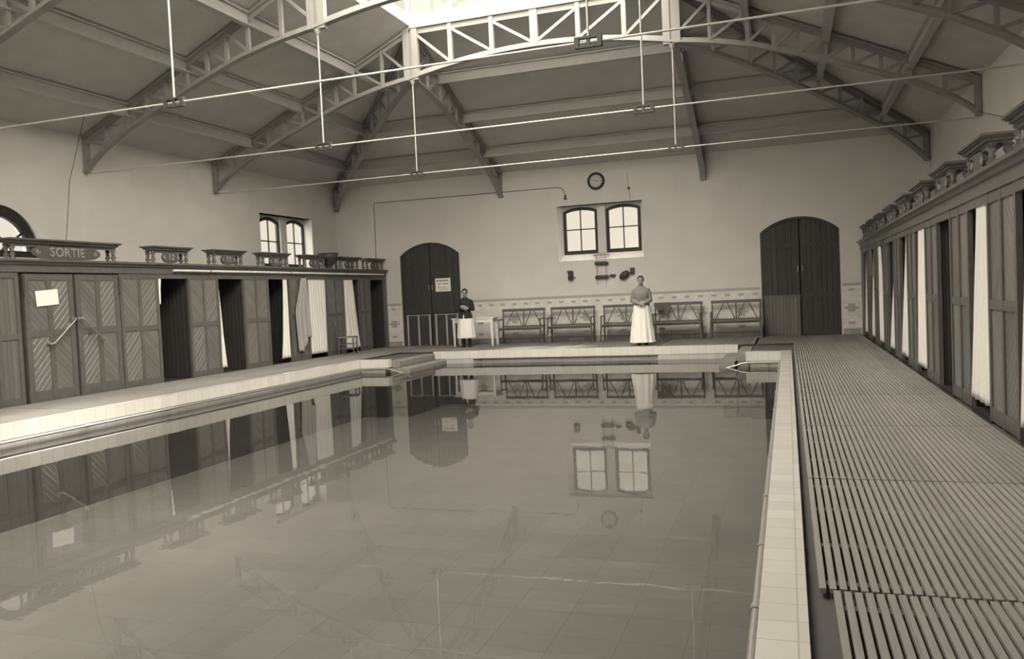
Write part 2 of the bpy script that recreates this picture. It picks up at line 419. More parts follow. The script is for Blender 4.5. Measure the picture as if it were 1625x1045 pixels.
def window_pair(name, c, half_open, halves, z0, zt, fixed, along, sgn, zb, za, zs, pier):
    # the reveal, the pier between the two lights, and both casements
    def P(a, d, z): return (a, fixed+sgn*d, z) if along == 'x' else (fixed+sgn*d, a, z)
    D = 0.25; o0, o1 = c-half_open, c+half_open; i0, i1 = halves[0][0], halves[1][1]
    rv = MB()
    rv.face([P(o0, 0, z0), P(o1, 0, z0), P(i1, D, zb), P(i0, D, zb)])
    rv.face([P(o0, 0, z0), P(i0, D, zb), P(i0, D, zt), P(o0, 0, zt)])
    rv.face([P(o1, 0, z0), P(o1, 0, zt), P(i1, D, zt), P(i1, D, zb)])
    rv.face([P(i0, D, zt), P(i1, D, zt), P(o1, 0, zt), P(o0, 0, zt)])
    root = struct(name, rv, 'plaster_white')
    pr = MB(); a0, a1 = halves[0][1], halves[1][0]
    def pbox(x0, x1, d0, d1, q0, q1):
        A, B = P(x0, d0, q0), P(x1, d1, q1); pr.box(A[0], B[0], A[1], B[1], q0, q1)
    pbox(a0, a1, D-.06, D+.1, zb, zt)
    for h in halves:
        sp = arch(h[0], h[1], zs, za)
        for k in range(len(sp)-1):
            (xa, za_), (xb, zb_) = sp[k], sp[k+1]
            pr.face([P(xa, D, za_), P(xb, D, zb_), P(xb, D, zt), P(xa, D, zt)])
    struct('pier', pr, 'plaster', root)
    for h in halves: casement('casement', h[0], h[1], zb, za, zs, fixed+sgn*D, along, sgn, root)
window_pair('window_1', 0.0, 1.185, ((-1.08, -0.10), (0.13, 1.09)), 2.23, 3.76, YB, 'x', 1, 2.41, 3.72, 3.62, None)
window_pair('window_2', 20.82, 1.32, ((19.78, 20.78), (21.08, 22.10)), 2.25, 3.82, -HW, 'y', -1, 2.42, 3.78, 3.66, None)
window_pair('added_window_3', 6.0, 1.32, ((4.96, 5.96), (6.26, 7.28)), 2.25, 3.82, HW, 'y', 1, 2.42, 3.78, 3.66, None)  # unseen window added in the right wall to let in more light
def lunette(name, s, y):
    fr = MB(); n = 20; d0, d1 = s*(HW+.04), s*(HW+.12)
    o = [(y+LUN_R*math.cos(PI*k/n), LUN_Z+LUN_R*math.sin(PI*k/n)) for k in range(n+1)]
    i = [(y+(LUN_R-.19)*math.cos(PI*k/n), LUN_Z+(LUN_R-.19)*math.sin(PI*k/n)) for k in range(n+1)]
    for k in range(n):
        q = [o[k], o[k+1], i[k+1], i[k]]
        fr.prism(q, d0, d1, 'yz')
    fr.box(d0, d1, y-LUN_R, y+LUN_R, LUN_Z-.06, LUN_Z+.06)
    f = struct(name, fr, 'frame_black')
    gb = MB(); dm = (d0+d1)/2
    for a in (35, 90, 145):
        gb.bar((dm, y, LUN_Z), (dm, y+(LUN_R-.1)*math.cos(math.radians(a)), LUN_Z+(LUN_R-.1)*math.sin(math.radians(a))), .035, .035, 0, (1, 0, 0))
    gb.tube([(dm, y+.3*math.cos(PI*k/12), LUN_Z+.3*math.sin(PI*k/12)) for k in range(13)], .018, 6)
    struct('glazing_bar', gb, 'frame_black', f)
    pn = MB(); pn.face([(dm+s*.02, a, b) for a, b in o]); struct('pane', pn, 'pane_glass', f)
lunette('window_4', -1, LUN_Y); lunette('window_5', -1, 2.5)

# ceiling
cm = MB()
def slab(pts, th=0.09):
    A = [Vector(p) for p in pts]; B = [p+Vector((0, 0, th)) for p in A]
    cm.face(A); cm.face(list(reversed(B)))
    for k in range(len(A)):
        k2 = (k+1) % len(A); cm.face([A[k2], A[k], B[k], B[k2]])
LY0 = 1.0
for s in (-1, 1):
    slab([(s*HW, YF-.3, ZE), (s*KX, YF-.3, ZT), (s*KX, YC, ZT), (s*HW, YB, ZE)])
slab([(-HW, YB, ZE), (-KX, YC, ZT), (KX, YC, ZT), (HW, YB, ZE)])
slab([(-KX, YF-.3, ZT), (KX, YF-.3, ZT), (KX, LY0, ZT), (-KX, LY0, ZT)])
struct('ceiling', cm, 'ceiling_board')
# glazed roof lantern over the middle of the hall
lc = MB(); LZ0, LZ1, LZ2 = ZT+.25, ZT+1.25, ZT+2.2
for s in (-1, 1):
    lc.box(s*(KX-.012), s*(KX+.1), LY0-.1, YC+.1, ZT+.002, LZ0); lc.box(s*KX, s*(KX+.1), LY0-.1, YC+.1, LZ1, LZ1+.12)
lc.box(-KX+.02, KX-.02, YC-.012, YC+.1, ZT+.002, LZ0); lc.box(-KX+.02, KX-.02, LY0-.1, LY0+.012, ZT+.002, LZ0)
lc.box(-KX, KX, YC, YC+.1, LZ1, LZ1+.12); lc.box(-KX, KX, LY0-.1, LY0, LZ1, LZ1+.12)
ny = 12
for k in range(ny+1):
    y = LY0+(YC-LY0)*k/ny
    for s in (-1, 1):
        lc.box(s*(KX+.02), s*(KX+.08), y-.03, y+.03, LZ0, LZ1)
        lc.bar((s*KX, y, LZ1+.1), (0, y, LZ2), .05, .08)
for x in (-1.87, -.93, 0, .93, 1.87):
    lc.box(x-.035, x+.035, YC+.01, YC+.09, LZ0, LZ1+.7*(1-abs(x)/KX)); lc.box(x-.035, x+.035, LY0-.09, LY0-.01, LZ0, LZ1)
lc.bar((0, LY0, LZ2), (0, YC, LZ2), .08, .12)
lant = struct('trim_1', lc, 'white_paint')
lg = MB()
for s in (-1, 1):
    lg.face([(s*(KX+.05), LY0, LZ0), (s*(KX+.05), YC, LZ0), (s*(KX+.05), YC, LZ1), (s*(KX+.05), LY0, LZ1)])
    lg.face([(s*(KX+.05), LY0, LZ1+.12), (s*(KX+.05), YC, LZ1+.12), (0, YC, LZ2+.05), (0, LY0, LZ2+.05)])
for y in (LY0-.05, YC+.05):
    lg.face([(-KX, y, LZ0), (KX, y, LZ0), (KX, y, LZ1+.1), (0, y, LZ2), (-KX, y, LZ1+.1)])
struct('pane', lg, 'pane_glass', lant)

# light portals at the openings
portal('lantern_portal', (0, (LY0+YC)/2, ZT+.05), (0, 0, -1), 2*KX, YC-LY0)
portal('window_portal_back', (0, YB+.2, 3.07), (0, -1, 0), 2.2, 1.4)
for s in (-1, 1):
    portal('window_portal_side', (s*(HW+.2), 20.95 if s < 0 else 6.12, 3.1), (-s, 0, 0), 2.3, 1.4)
    if s < 0:
        for y in (LUN_Y, 2.5): portal('lunette_portal', (s*(HW+.06), y, LUN_Z+.4), (-s, 0, 0), 1.6, .8)

lb = MB()
for x in (-5.115, 5.115):
    lb.box(x-1.1, x+1.1, YB+.4, YB+.45, -.3, 3.2)
struct('door_sky_blocker', lb, 'door_brown')  # unseen boards added behind the doors to block sky at the gaps
# tiled dado along the back wall (structure trim)
da = MB()
for x0, x1 in ((-CF, -6.1), (-4.13, 4.13), (6.1, CF)):
    da.box(x0, x1, YB-.015, YB+.01, -0.05, 0.13, 2); da.box(x0, x1, YB-.012, YB+.01, 0.13, 1.20, 0); da.box(x0, x1, YB-.018, YB+.01, 1.20, 1.27, 1)
    k0 = math.ceil((x0+.1)/.345); 
    x = x0+.2
    while x < x1-.1:
        da.box(x-.065, x+.065, YB-.014, YB, 1.07, 1.13, 1)
        x += .345
    x = x0+.2; i = 0
    while x < x1-.1:
        if i % 3 == 1 or x1-x0 < 1:
            da.box(x-.17, x+.17, YB-.014, YB, .62, .68, 1); da.box(x-.085, x+.085, YB-.014, YB, .545, .62, 1); da.box(x-.085, x+.085, YB-.014, YB, .68, .755, 1)
            da.box(x-.08, x+.08, YB-.014, YB, .24, .30, 1)
        x += .345; i += 1
struct('trim_2', da, ['tile_dado', 'tile_grey', 'tile_base'])
# thin painted line / joints of the plaster is left to the material
# doors in the back wall
def arched_door(name, x0, x1, boards_lower):
    n = 14; pts = arch(x0, x1, 2.66, 3.02, n); xm = (x0+x1)/2
    y0 = YB+.03
    def za(x):
        hw, r = (x1-x0)/2, .36; R = (hw*hw+r*r)/(2*r); return 3.02-R+math.sqrt(R*R-(x-xm)**2)
    fr = MB()
    inn = arch(x0+.06, x1-.06, 2.63, 2.96, n)
    for k in range(n):
        fr.prism([pts[k], pts[k+1], inn[k+1], inn[k]], y0-.02, y0+.06, 'xz')
    fr.box(x0, x0+.06, y0-.02, y0+.06, -.05, 2.66); fr.box(x1-.06, x1, y0-.02, y0+.06, -.05, 2.66)
    root = struct(name, fr, 'door_brown')
    for a, b in ((x0+.06, xm-.012), (xm+.012, x1-.06)):
        lf = MB(); xs = [a+(b-a)*k/8 for k in range(9)]
        poly = [(a, -.04), (b, -.04)] + [(x, za(x)-.06) for x in reversed(xs)]
        lf.prism(poly, y0+.02, y0+.06, 'xz')
        leaf = struct('door_leaf', lf, 'door_boards', root)
        st = MB(); c = (a+b)/2
        for u in (a+.05, c, b-.05): st.box(u-.045, u+.045, y0, y0+.02, 0.0, za(u)-.1)
        for z in (.06, 1.0, 2.3): st.box(a+.005, b-.005, y0-.001, y0+.02, z-.06, z+.06)
        struct('door_frame', st, 'door_brown', leaf)
    hb = MB(); hb.tube([(xm-.05, y0-.01, 1.62), (xm-.05, y0-.05, 1.62), (xm-.05, y0-.05, 1.76), (xm-.05, y0-.01, 1.76)], .012, 6)
    hb.tube([(xm+.06, y0-.01, 1.62), (xm+.06, y0-.05, 1.62), (xm+.06, y0-.05, 1.76), (xm+.06, y0-.01, 1.76)], .012, 6)
    struct('door_handle', hb, 'iron_bright', root)
arched_door('door_1', -6.05, -4.18, False); arched_door('door_2', 4.18, 6.05, True)
# door behind the exit leaves, in the left wall, is hidden by the cabins

# ================================================================== ROOF STEEL
def zbot(t):      # arch of the lower chord, t = 0 at the wall, 1 at the king post
    P = [(0, ZF+.02), (.06, 4.44), (.2, 4.86), (.4, 5.3), (.56, 5.62), (.7, 5.88), (.86, 6.08), (1.0, 6.2)]
    for (a, za), (b, zb_) in zip(P, P[1:]):
        if t <= b: return za+(zb_-za)*(t-a)/(b-a)
    return P[-1][1]
def ztop(t): return ZE-.05+(ZT-.06-(ZE-.05))*t
TS = [0.0, .105, .21, .298, .386, .474, .562, .645, .733, .865, 1.0]
def lattice_half(root, foot, head, w=0.09):
    f, h = Vector((foot[0], foot[1], 0)), Vector((head[0], head[1], 0))
    def P(t, z): p = f.lerp(h, t); return Vector((p.x, p.y, z))
    tc_ = MB(); tc_.bar(P(0, ztop(0)), P(1, ztop(1)), w*1.6, .05); tc_.bar(P(0, ztop(0)-.06), P(1, ztop(1)-.06), .02, .10)
    tc_.build('top_chord', 'truss_paint', root)
    bc = MB(); tt = [k/24 for k in range(25)]
    for a, b in zip(tt, tt[1:]):
        bc.bar(P(a, zbot(a)), P(b+.002, zbot(b+.002) if b < 1 else zbot(1)), w*1.6, .045); bc.bar(P(a, zbot(a)+.045), P(b, zbot(b)+.045), .02, .08)
    bc.build('bottom_chord', 'truss_paint', root)
    for k, t in enumerate(TS[:-1]):
        mb = MB(); ww = .10 if k == 0 else w*.75
        t_ = max(t, .008)
        mb.bar(P(t_, zbot(t)), P(t_, ztop(t)), ww, ww); mb.build('foot_post' if k == 0 else 'vertical', 'truss_paint', root)
    for a, b in zip(TS, TS[1:]):
        mb = MB(); mb.bar(P(a, ztop(a)-.03), P(b, zbot(b)+.05), .05, .055); mb.build('diagonal', 'truss_paint', root)
def make_truss(label):
    root = thing('roof_truss', label, 'roof truss', (0, 0, 0), 0, 'arched roof trusses')
    for s in (-1, 1):
        lattice_half(root, (s*(HW-.02), 0), (s*KX, 0))
        kp = MB(); kp.box(s*KX-.17, s*KX-.03, -.06, .06, ZM, ZT+.12); kp.box(s*KX+.03, s*KX+.17, -.06, .06, ZM, ZT+.12)
        kp.box(s*KX-.16, s*KX+.16, -.02, .02, ZM, ZT); kp.build('king_post', 'truss_paint', root)
        hg = MB(); hg.tube([(s*KX, 0, ZM-.02), (s*KX, 0, 4.16)], .0145, 8); hg.lathe([(.07, 0), (.05, -.06), (.02, -.1)], (s*KX, 0, ZM), 10); hg.build('hanger', 'iron_bright', root)
        cp = MB()
        for z in (4.07, 4.17): cp.box(s*KX-.14, s*KX+.14, -.03, .03, z-.012, z+.012)
        for x in (-.13, .13): cp.box(s*KX+x-.025, s*KX+x+.025, -.035, .035, 4.06, 4.18)
        cp.box(s*KX-.02, s*KX+.02, -.02, .02, 4.07, 4.17)
        cp.build('coupling', 'iron_dark', root)
    tc_ = MB(); tc_.box(-KX, KX, -.075, .075, ZT-.06, ZT); tc_.box(-KX, KX, -.012, .012, ZT-.18, ZT-.06); tc_.build('middle_top_chord', 'truss_paint', root)
    xs = [-2.8, -1.87, -.93, 0, .93, 1.87, 2.8]
    def zb2(x): return 6.2+.31*(1-(x/2.8)**2)
    bc = MB(); N = 20
    for k in range(N):
        a, b = -2.8+5.6*k/N, -2.8+5.6*(k+1)/N
        bc.bar((a, 0, zb2(a)), (b, 0, zb2(b)), .15, .05); bc.bar((a, 0, zb2(a)+.05), (b, 0, zb2(b)+.05), .02, .09)
    bc.build('middle_bottom_chord', 'truss_paint', root)
    for x in xs[1:-1]:
        mb = MB(); ww = .16 if abs(x) < .01 else .09; mb.box(x-ww/2, x+ww/2, -.05, .05, zb2(x), ZT-.02); mb.build('vertical', 'truss_paint', root)
    for a, b in ((-2.7, -1.87), (-1.87, -.93), (-.93, 0), (2.7, 1.87), (1.87, .93), (.93, 0)):
        mb = MB(); mb.bar((a, 0, ZT-.16), (b, 0, zb2(b)+.06), .05, .06); mb.build('diagonal', 'truss_paint', root)
    tr_ = MB(); tr_.tube([(-HW+.05, 0, 4.12), (HW-.05, 0, 4.12)], .0135, 8); tr_.build('tie_rod', 'iron_bright', root)
    return root
T0 = make_truss('light grey arched lattice roof truss farthest from the camera, under the end of the lantern'); T0.location = (0, YC, 0)
dup(T0, (0, TR[1], 0), label='arched lattice roof truss whose left foot meets the wall beside the arched window')
dup(T0, (0, TR[2], 0), label='nearest tie rod and roof truss, its lattice mostly above the frame')
for s, side in ((-1, 'left'), (1, 'right')):
    r = thing('hip_truss', 'dark diagonal lattice hip truss running into the %s back corner' % side, 'roof truss', (s*HW, YB, ZF), 0, 'hip trusses')
    r.location = (0, 0, 0); lattice_half(r, (s*(HW-.06), YB-.06), (s*KX, YC+.1))
    r = thing('jack_truss', 'lattice half truss sloping down to the back wall at the %s of the clock' % side, 'roof truss', (0, 0, 0), 0, 'half trusses at the back wall')
    lattice_half(r, (s*KX, YB-.02), (s*KX, YC+.1))
# purlins
PN = ('lowest', 'second', 'third')
PT = (.213, .476, .737)
def ibeam(mb, p, q):
    p, q = Vector(p), Vector(q); mb.bar(p-Vector((0, 0, .03)), q-Vector((0, 0, .03)), .13, .03); mb.bar(p-Vector((0, 0, .14)), q-Vector((0, 0, .14)), .03, .2); mb.bar(p-Vector((0, 0, .25)), q-Vector((0, 0, .25)), .13, .03)
def zc(t): return ZE+(ZT-ZE)*t
for s, side in ((-1, 'left'), (1, 'right')):
    for t, nm in zip(PT, PN):
        x = s*(HW-(HW-KX)*t); mb = MB(); y1 = YB-(YB-YC)*t
        ibeam(mb, (x, YF, zc(t)), (x, y1, zc(t)))
        o = mb.build('purlin', 'purlin_paint', None, (x, 11, zc(t)-.26)); tag(o, '%s long roof purlin on the %s slope, running towards the back corner' % (nm, side), 'purlin', 'purlins on the %s slope' % side)
for t, nm in zip(PT, PN):
    x = HW-(HW-KX)*t; y1 = YB-(YB-YC)*t; mb = MB(); ibeam(mb, (-x, y1, zc(t)), (x, y1, zc(t)))
    o = mb.build('purlin', 'purlin_paint', None, (0, y1, zc(t)-.26)); tag(o, '%s purlin on the hipped slope above the clock wall' % nm, 'purlin', 'purlins above the back wall')

# ================================================================== THINGS
# ---- slatted duckboards on the deck
def duckboard_mesh(w, L, pitch=0.0428, sw=0.0285):
    mb = MB(); n = int(w/pitch); o = (w-n*pitch)/2
    for k in range(n):
        x = -w/2+o+k*pitch+(pitch-sw)/2
        mb.box(x, x+sw, -L/2+random.uniform(0, .008), L/2-random.uniform(0, .008), -.022, random.uniform(-.0015, .0005))
    return mb
def batten_mesh(w, L):
    mb = MB()
    for y in (-L/2+.15, -L/6, L/6, L/2-.15): mb.box(-w/2+.05, w/2-.05, y-.03, y+.03, -.05, -.022)
    return mb
_db = {}
def duckboard(x0, x1, y0, y1, label, group):
    w, L = round(x1-x0, 3), round(y1-y0-.014, 3)
    if (w, L) not in _db:
        r = thing('duckboard', label, 'duckboard', ((x0+x1)/2, (y0+y1)/2, 0), 0, group)
        duckboard_mesh(w, L).build('slats', 'slat_wood', r); batten_mesh(w, L).build('battens', 'slat_wood', r)
        _db[(w, L)] = r
    else:
        r = dup(_db[(w, L)], ((x0+x1)/2, (y0+y1)/2, 0), label=label); r['group'] = group
    return r
YS = [1.72, 4.02, 6.31, 8.66, 11.01, 13.36, 15.71, 18.06]
ORD = ['second', 'third', 'fourth', 'fifth', 'sixth', 'seventh', 'eighth', 'ninth', 'tenth']
GR = 'duckboards on the right deck'
duckboard(4.935, 6.49, YS[0], YS[1], 'wooden duckboard nearest the camera, set back from the white pool kerb', GR)
for k in range(1, 7):
    duckboard(4.875, 6.48, YS[k], YS[k+1], 'wooden duckboard beside the right pool kerb, %s from the camera' % ORD[k-1], GR)
duckboard(4.875, 6.48, 18.06, 20.69, 'wooden duckboard past the right rear pool corner, in front of the wide dark door', GR)
duckboard(4.10, 6.48, 20.70, 23.35, 'wooden duckboard lying right at the foot of the dark arched door with a wicket', 'duckboards along the back wall')
XS = [-6.48, -4.85, -2.62, -.38, 1.86, 4.07]
dn = ['at the foot of the door with the white notice', 'under the white table and the left bench', 'under the second bench from the left', 'in front of the bench behind the standing woman', 'under the two right-hand benches']
for k in range(5):
    duckboard(XS[k]+.012, XS[k+1]-.012, 20.70, 23.35, 'wooden duckboard along the back wall, '+dn[k], 'duckboards along the back wall')
YL = [5.15, 7.47, 9.79, 12.1, 14.4, 16.7, 19.0, 20.68]
for k in range(7):
    duckboard(-6.48, -4.88, YL[k], YL[k+1], 'wooden duckboard on the left deck, %s' % ['out by the left frame edge', 'left of the exit doors', 'in front of the exit doors', 'in front of the first open cabin', 'in front of the second open cabin', 'in front of the cabin with the hanging robe', 'by the ladder-back chair'][k], 'duckboards on the left deck')

# ---- pool steps and hand rails
for s, side in ((-1, 'left'), (1, 'right')):
    for (xa, xb, z1, nm) in ((3.76, 4.03, -.045, 'upper'), (3.44, 3.75, -.205, 'lower')):
        mb = MB(); c = .02
        pr_ = [(s*xa, z1-.15), (s*xb, z1-.15), (s*xb, z1), (s*(xa+c), z1), (s*xa, z1-c)]
        if s < 0: pr_ = pr_[::-1]
        mb.prism(pr_, PY1+.19 if nm == 'upper' else PY1+.02, PY2-.02, 'xz')
        if nm == 'lower': mb.box(s*3.5, s*3.75, PY1+.1, PY2-.1, FLOOR_P, z1-.15)
        else: mb.box(s*3.80, s*4.02, PY1+.2, PY2-.1, FLOOR_P, z1-.15)
        o = mb.build('stone_step', 'stone_step', None, (s*xa, 19.3, z1-.15)); tag(o, '%s rough stone step at the %s rear corner of the pool' % (nm, side), 'step', 'stone pool steps')
def rail(label, pts, brackets, mat='brass'):
    r = thing('hand_rail', label, 'hand rail', pts[0], 0, 'tubular hand rails along the pool sides'); O = Vector(pts[0])
    mb = MB(); mb.tube(pts, .02, 10); mb.build('rail_tube', mat, r, O)
    for p, wv_ in brackets:
        p = Vector(p); wv_ = Vector(wv_); mb = MB(); d = wv_.cross(Vector((0, 0, 1)))
        mb.tube([p-d*.035, p+d*.035], .027, 10); mb.tube([p, p+wv_*.05], .009, 6); mb.build('bracket', mat, r, O)
RT, RZ = PI_-.05, -.215
for s, side in ((-1, 'left'), (1, 'right')):
    rail('brass hand rail running along the %s side wall of the pool' % side, [(s*RT, .4, RZ), (s*RT, PY1-.05, RZ)], [((s*RT, y, RZ), (s, 0, 0)) for y in (2.2, 3.25, 4.3, 5.35, 6.6, 8.1, 9.6, 11.3, 13, 14.8, 16.6)])
    rail('short brass rail bending down into the water by the %s rear steps' % side,
         [(s*(RT-.03), PY1-.05, RZ), (s*4.05, PY1-.05, RZ), (s*3.92, PY1-.05, RZ-.01), (s*3.82, PY1-.05, RZ-.04), (s*3.55, PY1-.05, RZ-.12), (s*3.35, PY1-.05, RZ-.2)], [((s*4.4, PY1-.05, RZ), (0, 1, 0))])
rail('long straight rail under the recessed rear kerb of the pool', [(-2.7, PY2-.05, RZ), (1.9, PY2-.05, RZ)], [((x, PY2-.05, RZ), (0, 1, 0)) for x in (-2.5, -.4, 1.7)], 'iron_dark')

# ---- changing cabins
def front_panel(parent, s, p0, p1, uprights=False):
    # framed front of two by two boarded panels between p0..p1 (local y); s = which row
    c = (p0+p1)/2; fr = MB()
    for y, w_ in ((p0+.035, .07), (c, .07), (p1-.035, .07)): fr.box(0, s*.05, y-w_/2, y+w_/2, 0.03, 2.13)
    for z, h_ in ((.10, .13), (1.115, .09), (2.08, .09)): fr.box(s*.003, s*.047, p0+.003, p1-.003, z-h_/2, z+h_/2)
    fr.build('front_frame', 'walnut', parent)
    sg = -1 if s < 0 else 1
    for (a, b), (z0, z1), sgn in (((p0+.07, c-.035), (1.16, 2.04), 1), ((c+.035, p1-.07), (1.16, 2.04), -1), ((p0+.07, c-.035), (.155, 1.07), -1), ((c+.035, p1-.07), (.155, 1.07), 1)):
        mb = MB(); mb.box(s*.018, s*.04, a-.005, b+.005, z0-.005, z1+.005, 0, sgn*sg*PI/4 if not uprights else 0.0)
        mb.build('board_panel', 'oak_upright' if uprights else 'oak_boards', parent)
def cabin(s, yc, p_len, label, group, uprights=False, far=0.0, last=False):
    r = thing('changing_cabin', label, 'changing cabin', (s*CF, yc, -.05), 0, group)
    p1 = -.44; p0 = p1-p_len
    front_panel(r, s, p0, p1, uprights)
    if last:
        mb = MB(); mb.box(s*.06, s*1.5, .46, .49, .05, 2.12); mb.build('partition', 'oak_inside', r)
    if far:
        front_panel(r, s, .46, .46+far, True)
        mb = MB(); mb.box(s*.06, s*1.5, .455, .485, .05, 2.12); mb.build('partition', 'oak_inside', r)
    mb = MB(); mb.box(0, s*.05, p1, .44, 2.04, 2.13); mb.build('head_rail', 'walnut', r)
    mb = MB(); mb.box(s*.004, s*1.5, p1, .44, 0.0, .045); mb.build('threshold', 'walnut_dark', r)
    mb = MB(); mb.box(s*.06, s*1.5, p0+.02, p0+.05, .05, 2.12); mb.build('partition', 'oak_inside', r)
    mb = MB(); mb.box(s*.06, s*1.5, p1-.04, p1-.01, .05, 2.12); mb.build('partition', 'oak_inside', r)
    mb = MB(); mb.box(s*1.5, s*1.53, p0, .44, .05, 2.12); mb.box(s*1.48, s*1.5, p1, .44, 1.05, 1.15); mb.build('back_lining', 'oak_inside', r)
    mb = MB(); mb.box(s*.05, s*1.53, p0, .44, 2.135, 2.165); mb.build('added_shade_lid', 'oak_inside', r)  # lid added over the cabin to keep its inside dark
    return r
LC = [14.0, 15.86, 17.74, 19.5, 21.36, 22.95]
LL = ['first open cabin after the exit doors, dark with a scrap of white cloth',
      'second open changing cabin after the exit doors, with a sliver of white curtain',
      'third open changing cabin after the exit doors, with a narrow gathered curtain',
      'left-hand changing cabin with a broad straight white curtain beside a hanging robe',
      'left-hand changing cabin with a white curtain behind the ladder-back chair',
      'dark changing cabin at the end of the left row, against the clock wall']
prev = 12.53
for yc, lb_ in zip(LC, LL):
    cabin(-1, yc, yc-.44-prev, lb_, 'changing cabins on the left', last=yc > 22); prev = yc+.44
mb = MB(); mb.box(-CF, -CF-.05, 23.39, YB-.01, -.02, 2.08); o = mb.build('end_post', 'walnut', None, (-CF, 23.5, -.02)); tag(o, 'dark boarded end post closing the left cabin row at the clock wall', 'post')
cabin(-1, 9.06, 1.3, 'changing cabin left of the exit doors, cut by the frame edge', 'changing cabins on the left', far=.83)
RC = [7.6, 9.57, 11.52, 13.42, 15.3, 17.12, 18.93, 20.72, 22.5]
NUM = ['eighth', 'seventh', 'sixth', 'fifth', 'fourth', 'third', 'second', 'first']
RL = ['right-hand changing cabin nearest the camera, cut by the frame edge'] + ['%s right-hand cabin from the frame edge, %s' % (q, e) for q, e in
      zip(['second', 'third', 'fourth', 'fifth', 'sixth', 'seventh', 'eighth', 'last'], ['with a wide flaring white curtain', 'with its dark doorway left open', 'with a straight white curtain', 'with a slim white curtain', 'with a low white triangle of curtain', 'with a white curtain hooked at the top', 'with a dark garment hanging in it', 'against the back wall'])]
prev = 6.1
for yc, lb_ in zip(RC, RL):
    cabin(1, yc, yc-.44-prev, lb_, 'changing cabins on the right', False, last=yc > 22); prev = yc+.44
mb = MB(); mb.box(CF, CF+.05, 22.94, YB-.01, -.02, 2.08); o = mb.build('end_post', 'walnut', None, (CF, 23.2, -.02)); tag(o, 'dark boarded end post closing the right cabin row at the back wall', 'post')
# cornices
def cornice(s, y0, label):
    mb = MB(); P = [(s*(CF+.12), 2.08), (s*(CF-.015), 2.08), (s*(CF-.015), 2.19), (s*(CF-.04), 2.2), (s*(CF-.055), 2.235), (s*(CF-.09), 2.25), (s*(CF-.09), 2.285), (s*(CF+.12), 2.285)]
    if s < 0: P = P[::-1]
    mb.prism(P, y0, YB-.02, 'xz'); mb.box(s*(CF+.12), s*(HW-.02), y0, YB-.02, 2.13, 2.16)
    o = mb.build('cornice', 'walnut', None, (s*CF, y0, 2.08)); return tag(o, label, 'cornice')
cornice(-1, 7.7, 'dark moulded cornice along the top of the left cabin row')
cornice(1, 6.1, 'dark moulded cornice along the top of the right cabin row')
# crests
def baluster(mb, x, y):
    mb.lathe([(.045, 2.285), (.045, 2.305), (.022, 2.315), (.05, 2.36), (.024, 2.395), (.034, 2.405), (.034, 2.42), (.022, 2.43), (.046, 2.47), (.03, 2.495), (.048, 2.505), (.048, 2.525)], (x, y, 0), 12)
def crest(s, yc, w_, label, group, text=None, cw=.3):
    r = thing('cabin_crest', label, 'crest', (s*(CF+.02), yc, 2.285), 0, group); O = Vector((s*CF+s*.02, yc, 2.285))
    x0 = CF-.03; x1 = CF+.24
    mb = MB()
    for a, z0, z1 in ((0.0, 2.525, 2.545), (.03, 2.545, 2.575), (.055, 2.575, 2.59), (.075, 2.59, 2.615)):
        mb.box(s*(x0-a+.05), s*(x1+a-.05), yc-w_/2-a+.06, yc+w_/2+a-.06, z0, z1)
    mb.box(s*(x0+.06), s*(x0+.1), yc-w_/2+.1, yc+w_/2-.1, 2.49, 2.525)
    mb.build('crest_shelf', 'walnut', r, O)
    for ya in (-1, 1):
        for xx in (x0+.08, x1-.06):
            mb = MB(); baluster(mb, s*xx, yc+ya*(w_/2-.1)); mb.build('baluster', 'walnut', r, O)
    # carved cartouche
    mb = MB(); n = 28; pts = []
    for k in range(n):
        a = 2*PI*k/n; c, sn = math.cos(a), math.sin(a)
        pts.append((yc+cw*math.copysign(abs(c)**(.45 if cw > .5 else .8), c)*(1+.03*math.cos(6*a)), 2.405+.108*math.copysign(abs(sn)**(.6 if cw > .5 else .85), sn)))
    mb.prism(pts, s*(x0+.05), s*(x0+.09), 'yz'); mb.box(s*(x0+.06), s*(x0+.08), yc-cw*.5, yc+cw*.5, 2.48, 2.53)
    plq = mb.build('plaque', 'carved', r, O)
    xf = s*(x0+.047)
    sc = MB()
    for q in (-1, 1):
        pp = [(xf, yc+q*(cw*.86-.05*k/9*math.cos(k*.75)), 2.405+.05*math.sin(k*.75)*(1-k/14)) for k in range(10)]
        sc.tube(pp, .009, 5)
    sc.build('scroll', 'carved_relief', plq, O)
    if text:
        cu = bpy.data.curves.new('lettering', 'FONT'); cu.body = text; cu.size = .21 if cw > .5 else .17; cu.extrude = .008; cu.align_x = 'CENTER'; cu.align_y = 'CENTER'; cu.bevel_depth = .003
        cu.materials.append(MT['carved_relief'])
        cu.space_character = 1.12
        to = bpy.data.objects.new('text', cu); COL.objects.link(to); me_ = bpy.data.meshes.new_from_object(to.evaluated_get(bpy.context.evaluated_depsgraph_get())); bpy.data.objects.remove(to)
        o = bpy.data.objects.new('lettering', me_); COL.objects.link(o); o.parent = plq
        o.location = (xf-O.x, 0, 2.405-O.z); o.rotation_euler = (PI/2, 0, PI/2 if s < 0 else -PI/2)
    return r
crest(-1, 11.4, 2.36, 'long carved crest lettered SORTIE above the exit doors', 'crests on the left cabins', 'SORTIE', .72)
CLB = ['carved number crest just right of the long lettered crest', 'carved number crest over the second open cabin on the left', 'carved number crest in front of the side window', 'carved number crest beside the dark bucket', 'carved number crest with the round 8 plaque', 'last carved number crest of the left row, by the clock wall']
for yc, lb_, tx in zip([14.0, 15.86, 17.69, 19.5, 21.37, 22.95], CLB, ['12', '11', '10', '9', '8', '7']):
    crest(-1, yc, 1.16, lb_, 'crests on the left cabins', tx, .24)
